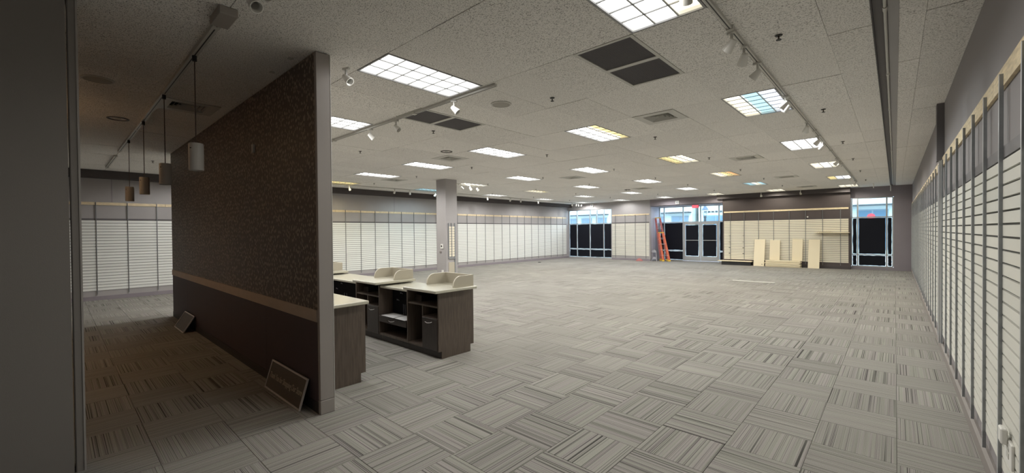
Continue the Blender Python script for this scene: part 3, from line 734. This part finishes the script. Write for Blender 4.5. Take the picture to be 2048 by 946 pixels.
# pendants
track((-37, 2.92), (-12.76, 2.92), 'grey light track over the dark passage carrying the pendant lamps', w=.16, h=.11)
track((-46.5, 2.92), (-39.2, 2.92), 'far light track piece near the left wall soffit', w=.16, h=.11)
tag(build('junction_box', MB((-12.2, 2.9, CE)).box(-12.75, -11.85, 2.72, 3.12, CE-.2, CE-.001), mat('junction_beige', (.33, .30, .27), .6), None, bev=.02), 'beige junction box at the near end of the pendant track', 'junction box')
pend = ['nearest and lightest', 'second from the camera', 'third from the camera', 'farthest from the camera']
P0 = None
for k, x in enumerate((-15.52, -20.68, -26.2, -31.95)):
    lab = 'cylinder pendant lamp over the dark passage, %s' % pend[k]; zt = [2.70, 2.74, 2.66, 2.65][k]
    if P0 is None:
        P0 = thing('pendant_lamp', lab, 'pendant lamp', (x, 2.92, CE), 'row of cylinder pendants')
        build('cord', MB().cyl((x, 2.92, CE-.1), (x, 2.92, 2.75), .016, 6), mat('brown_cord', (.10, .07, .06), .7), P0)
        build('socket_cap', MB().cyl((x, 2.92, CE-.12), (x, 2.92, CE-.28), .06, 10), M_dark, P0)
        build('lamp_shade', MB().lathe([(.02, 2.74), (.18, 2.74), (.192, 2.70), (.192, 1.95), (.18, 1.93), (.17, 1.96), (.17, 2.68)], x, 2.92, 24), M_shade, P0, smooth=True)
        build('screw', MB().cyl((x+.12, 2.92-.15, 2.58), (x+.14, 2.92-.17, 2.58), .015, 6), M_dark, P0)
    else: copy_tree(P0, (x, 2.92, CE+(zt-2.70)*0), lab)
tag(build('wall_sensor', MB((-18.6, 5.3, 3.3)).box(-18.68, -18.5, 5.28, 5.36, 3.2, 3.52), M_offw, None, bev=.01), 'small white sensor box high on the wallpapered partition', 'sensor')
for k, x in enumerate((-13.95, -15.6)):
    tag(build('hook_plate', MB((x, 5.2, CE)).box(x-.07, x+.07, 5.0, 5.14, CE-.02, CE-.001), M_offw, None), 'small square ceiling clip above the partition, %s from its near end' % ORD[k], 'clip', 'ceiling clips along the partition')

# unseen wall lamp behind the near wall, added to warm the passage ceiling
wl = thing('added_wall_lamp', 'added unseen half-bowl wall lamp in the hall behind the near wall throwing warm light upward', 'wall lamp', (-26, Y_B+.3, 2.2))
build('bowl', MB().lathe([(.05, 1.9), (.35, 2.05), (.5, 2.4), (.47, 2.4), (.32, 2.1), (.04, 1.95)], -26, Y_B+.55, 20), M_offw, wl, smooth=True)
build('wall_plate', MB().box(-26.15, -25.85, Y_B, Y_B+.1, 1.95, 2.3), M_offw, wl)
sl_ = bpy.data.lights.new('added_warm_bulb', 'SPOT'); sl_.energy = 230; sl_.color = (1, .62, .32); sl_.spot_size = math.radians(120); sl_.spot_blend = .8; sl_.shadow_soft_size = .08
slo = bpy.data.objects.new('added_warm_bulb', sl_); link(slo, wl); slo.location = (0, .25*S, .25*S); slo.rotation_euler = (math.radians(180-18), 0, 0)

# ================================================================== CASH COUNTERS
def handle(mb, x, y, z, w=.42):
    P = [(x-w/2, y, z+.02), (x-w/2+.03, y-.07, z), (x, y-.10, z-.025), (x+w/2-.03, y-.07, z), (x+w/2, y, z+.02)]
    for a, b in zip(P[:-1], P[1:]): mb.cyl(a, b, .014, 6)
    return mb
YB0, YB1 = 11.08, 13.1; ZB = -2.64; ZT0 = FL+.33
def tall_unit(x0, x1, label):
    t = thing('cash_counter', label, 'counter', ((x0+x1)/2, 12, FL), 'high cash counter units')
    w = .07
    for a, e in ((x1-w, 'end_panel'), (x0, 'end_panel')):
        build(e, MB().prism([(YB0, ZB), (YB1, ZB), (YB1, ZT0), (YB1-.2, ZT0), (YB1-.2, FL), (YB0+.17, FL), (YB0+.17, ZT0), (YB0, ZT0)], 0, a, a+w), M_lam, t, bev=.004)
    build('back_panel', MB().box(x0+w, x1-w, YB1-.05, YB1, ZT0, ZB), M_lam, t)
    build('bottom_panel', MB().box(x0+w, x1-w, YB0+.02, YB1-.05, ZT0, ZT0+.08), M_lam, t)
    build('toe_kick', MB().box(x0+w, x1-w, YB0+.16, YB0+.2, FL, ZT0), M_lamd, t)
    build('sub_top', MB().box(x0+w, x1-w, YB0+.02, YB1-.05, ZB-.04, ZB), M_lamd, t)
    build('shelf', MB().box(x0+w, x1-w, YB0+.03, YB1-.05, -3.28, -3.21), M_lam, t)
    xm = x0+(x1-x0)*.5
    build('divider', MB().box(xm-.035, xm+.035, YB0+.03, YB1-.05, ZT0+.08, -3.28), M_lam, t)
    build('inner_lining', MB().box(x0+w, x1-w, YB1-.07, YB1-.052, ZT0+.08, ZB-.04), M_blk, t)
    build('cable_box', MB().box(x0+w+.02, x0+.62, YB0+.4, YB0+.9, -3.21, -2.92), M_lamd, t)
    build('shelf', MB().box(xm+.035, x1-w, YB0+.02, YB1-.05, -3.77, -3.71), M_lam, t)
    dr = build('door', MB().box(xm+.04, x1-w-.005, YB0-.03, YB0+.03, ZT0+.02, -3.76), M_lamd, t, bev=.006)
    build('handle', handle(MB(), (xm+x1)/2-.05, YB0-.03, -3.93), M_chrome, dr, smooth=True)
    return t
def worktop(x0, x1, y0, y1, z, label):
    return tag(build('worktop', MB(((x0+x1)/2, (y0+y1)/2, z)).box(x0, x1, y0, y1, z-.12, z), M_top, None, bev=.02), label, 'worktop')
def low_unit(x0, x1, label):
    t = thing('knee_desk_unit', label, 'desk', ((x0+x1)/2, 12, FL), 'lower desk units')
    yb = 11.85
    build('back_panel', MB().box(x0, x1, yb, yb+.05, -4.12, -2.80), M_blk, t)
    build('desk_top', MB().box(x0, x1, YB0-.02, yb, -4.17, -4.12), M_lamd, t)
    dr = build('drawer', MB().box(x0+.02, x1-.02, YB0-.04, YB0+.02, -4.46, -4.18), M_lamd, t, bev=.005)
    build('handle', handle(MB(), (x0+x1)/2, YB0-.04, -4.30), M_chrome, dr, smooth=True)
    build('drawer_box', MB().box(x0+.05, x1-.05, YB0+.02, yb, -4.46, -4.42), M_lamd, t)
    build('lower_shelf', MB().box(x0, x1, YB0+.02, YB1-.05, ZT0, ZT0+.1), M_lam, t)
    build('lower_back', MB().box(x0, x1, yb+.3, yb+.35, ZT0+.1, -4.2), M_blk, t)
    build('customer_panel', MB().box(x0, x1, YB1-.05, YB1, ZT0, -2.80), M_lam, t)
    build('toe_kick', MB().box(x0, x1, YB0+.16, YB0+.2, FL, ZT0), M_lamd, t)
    # cable grommets and loose cables on the dark back
    cb = MB()
    for (a, b) in ((.35, -3.05), (.22, -3.42), (.78, -3.5)):
        cx = x0+(x1-x0)*a; pts = [(cx-.10, yb-.02, b+.03), (cx-.04, yb-.05, b-.03), (cx+.03, yb-.05, b+.02), (cx+.10, yb-.02, b-.04)]
        for p, q in zip(pts[:-1], pts[1:]): cb.cyl(p, q, .012, 5)
    for dx in (.42, .48): cb.cyl((x0+(x1-x0)*dx, yb-.03, -3.6), (x0+(x1-x0)*dx+.02, yb-.03, -4.1), .010, 5)
    build('cables', cb, M_grey, t)
    return t
tall_unit(-16.85, -14.46, 'dark wood cash counter unit at the right end of the counter row')
low_unit(-19.3, -16.85, 'low desk unit with white papers between the two high cash counters')
tall_unit(-21.75, -19.3, 'dark wood cash counter unit, second from the right end of the row')
low_unit(-26.7, -21.75, 'low desk unit left of the second high counter, partly behind the partition')
tall_unit(-29.1, -26.7, 'cash counter unit at the left end of the row, mostly hidden by the partition')
worktop(-16.5, -14.08, 10.66, 13.0, -2.45, 'cream worktop on the right-end cash counter')
worktop(-21.2, -18.85, 10.62, 12.97, -2.45, 'cream worktop on the second cash counter')
worktop(-28.9, -26.4, 10.62, 12.97, -2.45, 'cream worktop on the left-end cash counter')
worktop(-19.29, -16.86, 11.12, 13.15, -2.66, 'lower cream worktop between the two high cash counters')
worktop(-26.69, -21.76, 11.12, 13.15, -2.66, 'lower cream worktop left of the second high counter')
def guard(x0, x1, y0, y1, label):
    z = -2.449; h = .49; t = thing('counter_guard', label, 'counter guard', ((x0+x1)/2, y1, z), 'curved privacy guards')
    prof = [(y0, z), (y1, z), (y1, z+h)]
    for k in range(9):
        a = math.pi/2*k/8; prof.append((y0+.42-.42*math.sin(a), z+h-.42+.42*math.cos(a)))
    for x in (x0, x1-.06):
        build('side_panel', MB().prism(prof, 0, x, x+.06), M_guard, t)
        e = MB(); pr = prof[2:]
        for (a, b), (c, d) in zip(pr[:-1], pr[1:]): e.hexa([(x, a, b), (x+.06, a, b), (x+.06, c, d), (x, c, d), (x, a-.004, b+.012), (x+.06, a-.004, b+.012), (x+.06, c-.004, d+.012), (x, c-.004, d+.012)])
        build('edge_band', e, M_edge, t)
    build('back_panel', MB().box(x0+.06, x1-.06, y1-.06, y1, z, z+h), M_guard, t)
    build('edge_band', MB().box(x0+.06, x1-.06, y1-.06, y1, z+h, z+h+.012), M_edge, t)
guard(-16.28, -14.3, 11.8, 12.97, 'curved beige privacy guard on the right-end cash counter')
guard(-21.05, -19.05, 11.8, 12.95, 'curved beige privacy guard on the second cash counter')
guard(-29.0, -27.2, 11.8, 12.95, 'beige privacy guard on the left-end counter, at the partition edge')
tag(build('paper_sheet', MB((-18.5, 11.4, -4.11)).prism([(-18.95, 10.98), (-17.85, 10.98), (-18.0, 11.68), (-18.95, 11.68)], 2, -4.118, -4.105), M_paper, None), 'white paper sheet on the left part of the low desk', 'paper')
tag(build('paper_sheet', MB((-17.3, 11.4, -4.11)).prism([(-17.75, 10.98), (-16.90, 10.98), (-16.90, 11.68), (-17.9, 11.68)], 2, -4.118, -4.105), M_paper, None), 'white paper sheet on the right part of the low desk', 'paper')
# near back counter
nb = thing('back_counter', 'dark wood back counter with cream worktop standing behind the partition end', 'counter', (-19, 6.9, FL))
build('end_panel', MB().prism([(5.80, FL), (5.80, -2.58), (7.74, -2.58), (7.74, ZT0), (7.55, ZT0), (7.55, FL)], 0, -14.57, -14.50), M_lam, nb, bev=.004)
build('carcass', MB().box(-24, -14.57, 5.80, 7.66, ZT0, -2.58), M_lamd, nb)
build('toe_kick', MB().box(-24, -14.57, 7.4, 7.46, FL, ZT0), M_lamd, nb)
for k in range(5):
    x = -14.60-k*1.88
    dd = build('door', MB().box(x-1.86, x, 7.66, 7.73, ZT0+.02, -3.3), M_lamd, nb); build('handle', MB().cyl((x-.2, 7.76, -3.45), (x-.45, 7.76, -3.45), .014, 6), M_chrome, dd)
    dd = build('drawer', MB().box(x-1.86, x, 7.66, 7.73, -3.28, -2.6), M_lamd, nb); build('handle', MB().cyl((x-.8, 7.76, -2.9), (x-1.1, 7.76, -2.9), .014, 6), M_chrome, dd)
worktop(-24, -14.08, 5.80, 7.68, -2.45, 'cream worktop of the back counter beside the partition end')

# ================================================================== SIGNS LEANING ON THE PARTITION
def leaning_sign(x0, x1, yb, yt, zt, label, text):
    t = thing('framed_sign', label, 'sign', ((x0+x1)/2, yb, FL))
    b0 = Vector((0, yb, FL)); tp = Vector((0, yt, zt)); d = tp-b0; h = d.length; u = d.normalized(); nrm = Vector((0, -u.z, u.y))
    def P(x, v, w): return Vector((x, 0, 0))+b0+u*v+nrm*w
    def slab(mb, xa, xb, va, vb, wa, wb): mb.hexa([P(xa, va, wa), P(xb, va, wa), P(xb, va, wb), P(xa, va, wb), P(xa, vb, wa), P(xb, vb, wa), P(xb, vb, wb), P(xa, vb, wb)]); return mb
    fw = .05
    build('board', slab(MB(), x0+fw, x1-fw, fw, h-fw, .005, .03), mat('brown_sign_board', (.10, .08, .06), .5), t)
    for a in ((x0, x1, 0, fw), (x0, x1, h-fw, h), (x0, x0+fw, fw, h-fw), (x1-fw, x1, fw, h-fw)):
        build('frame_bar', slab(MB(), *a, 0, .05), mat('silver_sign_frame', (.60, .56, .53), .4, metal=.2), t)
    if text:
        cu = bpy.data.curves.new('lettering', 'FONT'); cu.body = text; cu.align_x = 'CENTER'; cu.align_y = 'CENTER'; cu.size = 1; cu.extrude = .002
        tmp = bpy.data.objects.new('tmp', cu); COL.objects.link(tmp); bpy.context.view_layer.update()
        me = bpy.data.meshes.new_from_object(tmp.evaluated_get(bpy.context.evaluated_depsgraph_get())); bpy.data.objects.remove(tmp)
        xs = [v.co.x for v in me.vertices]; k = (x1-x0-.3)/(max(xs)-min(xs)); o = ORG[t.name]
        for v in me.vertices:
            p = P((x0+x1)/2+v.co.x*k, h*.5+v.co.y*k*1.35, .032+v.co.z)-o; v.co = p*S
        me.name = 'lettering'; me.materials.append(mat('tan_lettering', (.50, .44, .33), .5)); link(bpy.data.objects.new('lettering', me), t)
leaning_sign(-16.68, -13.55, 5.05, 5.33, -4.56, 'framed brown sign with a thank-you message leaning by the partition end', 'Thank You for Shopping Our Store')
leaning_sign(-31.7, -29.2, 4.78, 5.32, -4.63, 'small blank framed sign leaning at the far end of the partition', None)

# ================================================================== THINGS ALONG THE SHOP FRONT
def lean_board(x0, x1, yb, zb, yt, zt, label):
    mb = MB(((x0+x1)/2, yb, zb)); th = .09
    mb.hexa([(x0, yb, zb), (x1, yb, zb), (x1, yb+th, zb), (x0, yb+th, zb), (x0+.04, yt, zt), (x1+.04, yt, zt), (x1+.04, yt+th, zt), (x0+.04, yt+th, zt)])
    o = build('shelf_board', mb, M_board, None, bev=.01); tag(o, label, 'shelf board', 'cream shelf boards'); return o
b1 = lean_board(-15.75, -14.35, 71.0, FL, 71.74, -1.5, 'cream shelf board leaning upright, leftmost, with a dark knot hole low down')
build('hole', MB().cyl((-14.62, 70.99, FL+.3), (-14.62, 71.05, FL+.3), .05, 10), M_dark, b1)
lean_board(-13.75, -12.45, 71.50, -4.55, 71.76, -1.62, 'cream shelf board leaning upright behind the stack, left one')
lean_board(-10.95, -9.70, 71.50, -4.55, 71.76, -1.40, 'cream shelf board leaning upright behind the stack, right one')
lean_board(-9.0, -7.70, 71.0, FL, 71.74, -1.5, 'cream shelf board leaning upright, rightmost beside the wall shelf')
st = ['bottom', 'second from the bottom', 'third from the bottom', 'fourth from the bottom', 'fifth from the bottom', 'topmost']
for k in range(6):
    dx = random.uniform(-.12, .12); z = FL+k*.158+.004; dy = random.uniform(-.07, .07)
    o = tag(build('shelf_board', MB((-12, 71.1, z)).prism([(-14.15+dx, 70.55+dy), (-9.85+dx, 70.5+dy), (-9.8+dx, 71.4+dy), (-14.1+dx, 71.4+dy)], 2, z, z+.138), M_board, None, bev=.02), 'cream shelf board lying flat in the stack, %s' % st[k], 'shelf board', 'stacked shelf boards')
sh = thing('wall_shelf', 'cream shelf mounted at chest height on the cream slats', 'shelf', (-6.3, 71.4, -.55))
build('shelf_board', MB().box(-8.18, -4.47, 70.85, 71.9, -.58, -.50), M_board, sh, bev=.01)
for x in (-7.41, -5.46): build('bracket', MB().prism([(71.88, -.58), (70.95, -.58), (70.95, -.64), (71.88, -.78)], 0, x-.02, x+.02), M_steel, sh)
wr_ = MB((-7.1, 71.3, -.5))
for k in range(7):
    x = -7.9+k*.22; pts = [(x, 71.2+.1*(k % 2), -.49), (x+.10, 71.2, -.49+.16), (x+.22, 71.3, -.49+.05), (x+.34, 71.1, -.485)]
    for p, q in zip(pts[:-1], pts[1:]): wr_.cyl(p, q, .014, 5)
tag(build('wire_hooks', wr_, mat('brass_wire', (.35, .28, .14), .4, metal=.5), None), 'tangle of small wire hooks lying on the wall shelf', 'hooks')
bs = thing('base_shelf', 'low cream base shelf at the left foot of the brown display wall', 'shelf', (-18.2, 71.4, FL))
build('shelf_board', MB().box(-20.7, -15.95, 70.7, 71.9, -4.92, -4.80), M_board, bs, bev=.01)
build('kick_plate', MB().box(-20.2, -16.1, 71.0, 71.05, FL, -4.92), M_dark, bs)
for x in (-20.2, -16.15): build('side_plate', MB().box(x, x+.05, 71.05, 71.9, FL, -4.92), M_dark, bs)
hk = MB((-18, 71.8, -2))
for x in (-19.14, -17.2):
    for z in (-.9, -1.9, -2.8, -3.7): tag(build('slat_hook', MB((x, 71.8, z)).box(x-.16, x+.02, 71.55, 71.82, z-.03, z+.03), M_dark, None), 'small dark bracket clipped on the %s upright of the cream slats, %s' % ('first' if x < -18 else 'second', {-.9: 'uppermost', -1.9: 'second down', -2.8: 'third down', -3.7: 'lowest'}[z]), 'bracket', 'brackets on the cream slat wall')
# white pole on the carpet
tag(build('floor_pole', MB((-10.9, 48.9, FL)).cyl((-12.81, 48.86, FL+.06), (-8.93, 49.02, FL+.06), .05, 10), M_white, None, smooth=True), 'thin white pole lying on the carpet in front of the brown wall', 'pole')
# white clip on brown wall
tag(build('wall_plate', MB((-9.1, 71.9, 1.9)).box(-9.2, -9.05, 71.86, 71.99, 1.62, 1.78), M_white, None), 'tiny white plate on the brown wall above the cream slats', 'plate')
# ladders
def ladder(xb, wb, xt, wt, y, h, steps, rail_m, label, leany=.25, rw=.16):
    t = thing('step_ladder', label, 'ladder', (xb, y, FL))
    def L_(s, k, oy): return Vector((xb+s*wb/2+(xt+s*wt/2-xb-s*wb/2)*k, y+oy+leany*k, FL+.02+h*k))
    for s in (-1, 1):
        build('front_rail', MB().bar(L_(s, .02, 0), L_(s, .985, 0), rw, .09, up=(0, 1, 0)), rail_m, t)
        build('rear_rail', MB().bar(L_(s*.86, .01, .28), L_(s*.86, .97, .12), .09, .06, up=(0, 1, 0)), rail_m, t)
        build('foot', MB().bar(L_(s, 0, 0)-Vector((0, .02, .0)), L_(s, .045, 0)-Vector((0, .02, 0)), rw+.08, .15, up=(0, 1, 0)), M_yellow, t)
    for k in range(steps):
        q = (k+1)/(steps+1)
        build('step', MB().bar(L_(-1, q, .02), L_(1, q, .02), .24, .05), M_alu, t)
        if k % 2 == 0: build('rear_brace', MB().bar(L_(-.86, q, .28-.16*q), L_(.86, q, .28-.16*q), .05, .03), M_alu, t)
    a = L_(-1, 1, .06); b = L_(1, 1, .06); build('top_cap', MB().box(a.x-.1, b.x+.1, a.y-.15, a.y+.2, a.z-.09, a.z+.05), M_yellow, t, bev=.02)
    return t
ladder(-30.45, 1.25, -31.75, .8, 73.6, 7.75, 7, M_pink, 'tall faded red stepladder with yellow cap leaning in the entrance corner', leany=.3, rw=.34)
ladder(-29.65, 1.1, -30.75, .8, 72.6, 5.1, 4, M_orange, 'shorter bright orange stepladder in front of the tall red one', leany=.3, rw=.36)
sl = thing('step_stool', 'grey folding step stool beside the foot of the orange ladder', 'stool', (-31.9, 72.5, FL))
build('top_step', MB().prism([(-32.3, -3.95), (-31.35, -3.95), (-31.55, -3.55), (-31.75, -3.47), (-32.1, -3.5), (-32.25, -3.65)], 1, 72.35, 72.6), M_grey, sl)
for a, b in ((-32.15, -32.3), (-31.5, -31.3)): build('leg', MB().bar((a, 72.5, -3.95), (b, 72.35, FL), .1, .08), M_grey, sl)
build('lower_step', MB().prism([(-32.05, FL+.35), (-31.3, FL+.35), (-31.45, FL+.75), (-31.9, FL+.75)], 1, 72.15, 72.4), M_grey, sl)
for a, b in ((-32.05, -32.15), (-31.35, -31.25)): build('leg', MB().bar((a, 72.3, FL+.4), (b, 72.15, FL), .08, .06), M_grey, sl)
# small red bundle, black cap on floor
rb = MB((-33.95, 71.0, FL)); n_ = 10
prof = [(.001, .50), (.22, .46), (.40, .30), (.56, .16), (.60, .03), (.5, 0)]
for i, (r, z) in enumerate(prof):
    for k in range(n_):
        t_ = 2*math.pi*k/n_; q = r*(1+random.uniform(-.14, .14)); rb.v.append(Vector((-33.95+q*math.cos(t_)*1.05, 71.0+q*math.sin(t_)*.7, FL+.005+z)))
for i in range(len(prof)-1):
    for k in range(n_):
        j = (k+1) % n_; rb.f.append((i*n_+k, (i+1)*n_+k, (i+1)*n_+j, i*n_+j)); rb.m.append(0)
tag(build('crumpled_bag', rb, M_red, None, smooth=True), 'small crumpled red bag on the floor below the narrow slatted panel', 'bag')
tag(build('dark_scrap', MB((-46.5, 58, FL)).lathe([(.001, FL+.1), (.2, FL+.08), (.3, FL+.02), (.3, FL)], -46.5, 58, 8), M_dark, None), 'small dark scrap on the carpet near the left wall', 'scrap')
# exit sign, wall speakers
ex = thing('exit_sign', 'red exit sign hanging in front of the entrance transom', 'sign', (-25.0, 73.2, 4.3))
build('housing', MB().box(-25.45, -24.35, 73.15, 73.3, 3.72, 4.22), M_offw, ex)
build('hanger', MB().box(-24.95, -24.85, 73.2, 73.25, 4.22, 4.36), M_offw, ex)
build('red_face', MB().box(-25.43, -24.37, 73.12, 73.15, 3.74, 4.20), mat('exit_red', (.8, .06, .09), .5, emit=(1, .10, .16), estr=.75), ex)
cu = bpy.data.curves.new('lettering', 'FONT'); cu.body = 'EXIT'; cu.align_x = 'CENTER'; cu.align_y = 'CENTER'; cu.size = .42*S; cu.extrude = .003
tmp = bpy.data.objects.new('tmp', cu); COL.objects.link(tmp); bpy.context.view_layer.update()
me = bpy.data.meshes.new_from_object(tmp.evaluated_get(bpy.context.evaluated_depsgraph_get())); bpy.data.objects.remove(tmp)
me.materials.append(mat('exit_letter', (.9, .35, .4), .5, emit=(1, .35, .4), estr=.8)); lo = link(bpy.data.objects.new('lettering', me), ex)
lo.rotation_euler = (math.pi/2, 0, 0); lo.location = ((-24.9+25.0)*S, (73.11-73.2)*S, (3.97-4.3)*S)
for x, z, y, l in ((-27.45, 4.72, Y_F-.03, 'small white square speaker on the soffit above the entrance'), (-44.3, 5.02, Y_F, 'small white square speaker above the left window')):
    t = thing('wall_speaker', l, 'speaker', (x, y, z)); build('frame', MB().box(x-.3, x+.3, y-.14, y-.002, z-.28, z+.28), M_white, t, bev=.02); build('speaker_grille', MB().box(x-.2, x+.2, y-.15, y-.14, z-.18, z+.18), M_grey, t)
# outlet on the right wall
ol = thing('power_outlet', 'white power outlet with a plugged adapter low on the right slat wall', 'outlet', (1.5, 11.45, -3.95))
build('cover_plate', MB().box(1.49, 1.535, 11.15, 11.75, -4.25, -3.80), M_white, ol, bev=.01)
build('adapter', MB().box(1.40, 1.49, 11.42, 11.68, -3.90, -3.62), M_white, ol, bev=.02)
build('socket', MB().box(1.483, 1.49, 11.35, 11.55, -4.12, -4.02), M_offw, ol); build('socket', MB().box(1.483, 1.49, 11.35, 11.55, -3.99, -3.93), M_offw, ol)

# ================================================================== OUTSIDE
struct('ground', MB((-30, 120, FL)).box(-170, 60, 77.2, 190, FL-.6, FL-.1), M_concrete)
def facade(x0, x1, y, h, label, bays, sign=None, awn=True):
    t = thing('shop_building', label, 'building', ((x0+x1)/2, y, FL))
    build('wall', MB().box(x0, x1, y, y+20, FL-.1, FL+h), M_facade, t)
    build('roof_edge', MB().box(x0-.3, x1+.3, y-.5, y, FL+h-1, FL+h), M_facade, t)
    if awn: build('canopy_edge', MB().box(x0+.2, x1-.2, y-2.5, y, 4.75, 5.0), M_fdark, t)
    w = (x1-x0)/bays
    for k in range(bays):
        a = x0+k*w+w*.14; b = x0+(k+1)*w-w*.14
        f = build('window', MB().box(a, b, y-.08, y, FL+1, 4.0), mat('facade_frame', (.13, .18, .21), .5), t)
        build('pane', MB().box(a+.3, (a+b)/2-.12, y-.12, y-.08, FL+1.3, 3.75), M_fglass, f); build('pane', MB().box((a+b)/2+.12, b-.3, y-.12, y-.08, FL+1.3, 3.75), M_fglass, f)
    if sign:
        mb = MB(); xa, xb, z = sign; x = xa
        while x < xb:
            w_ = random.uniform(.45, .8); mb.box(x, x+w_, y-.2, y, z-.22, z+.22); x += w_+.28
        build('sign_lettering', mb, M_fdark, t)
facade(-100, -63, 112, 26, 'pale shop building with blue windows across the street behind the left window', 7)
facade(-61, -41, 118, 16, 'low shop with green canopy across the street left of the entrance doors', 3)
facade(-40, -22, 120, 24, 'white shop building with small dark lettering behind the entrance doors', 2, sign=(-38.5, -31, 4.9), awn=False)
facade(-21, 14, 116, 22, 'pale arcade building across the street behind the right window', 5)
ln = thing('street_lantern', 'street lantern with blue-grey cap standing outside the entrance transom', 'street lamp', (-28.7, 90, FL-.1))
build('cap', MB().lathe([(.001, 5.5), (.18, 5.45), (.22, 4.9), (.30, 4.7), (.62, 4.25), (.66, 4.1), (.5, 4.08)], -28.7, 90, 16), mat('blue_grey_cap', (.03, .055, .10), .4), ln, smooth=True)
build('globe', MB().lathe([(.60, 4.1), (.62, 3.7), (.50, 3.2), (.28, 2.85), (.2, 2.8)], -28.7, 90, 16), GLASS, ln, smooth=True)
for k in range(4):
    a = math.pi/4+k*math.pi/2; c_, s_ = math.cos(a), math.sin(a)
    build('cage_bar', MB().cyl((-28.7+.62*c_, 90+.62*s_, 4.1), (-28.7+.58*c_, 90+.58*s_, 3.5), .03, 6).cyl((-28.7+.58*c_, 90+.58*s_, 3.5), (-28.7+.22*c_, 90+.22*s_, 2.8), .03, 6), M_dark, ln)
build('post', MB().lathe([(.22, 2.85), (.30, 2.6), (.18, 2.3), (.25, 2.0), (.16, 1.4), (.14, -3), (.3, -4.2), (.4, FL-.1)], -28.7, 90, 12), M_fdark, ln, smooth=True)
rs = thing('red_sign', 'red round sign outside the right window just above the black film', 'sign', (-3.2, 100, FL-.1))
build('post', MB().cyl((-3.2, 100, FL-.1), (-3.2, 100, 1.6), .08, 8), M_alu, rs)
build('disc', MB().cyl((-3.2, 99.9, 2.1), (-3.2, 99.85, 2.1), .62, 8), mat('sign_red', (.35, .02, .03), .5), rs)
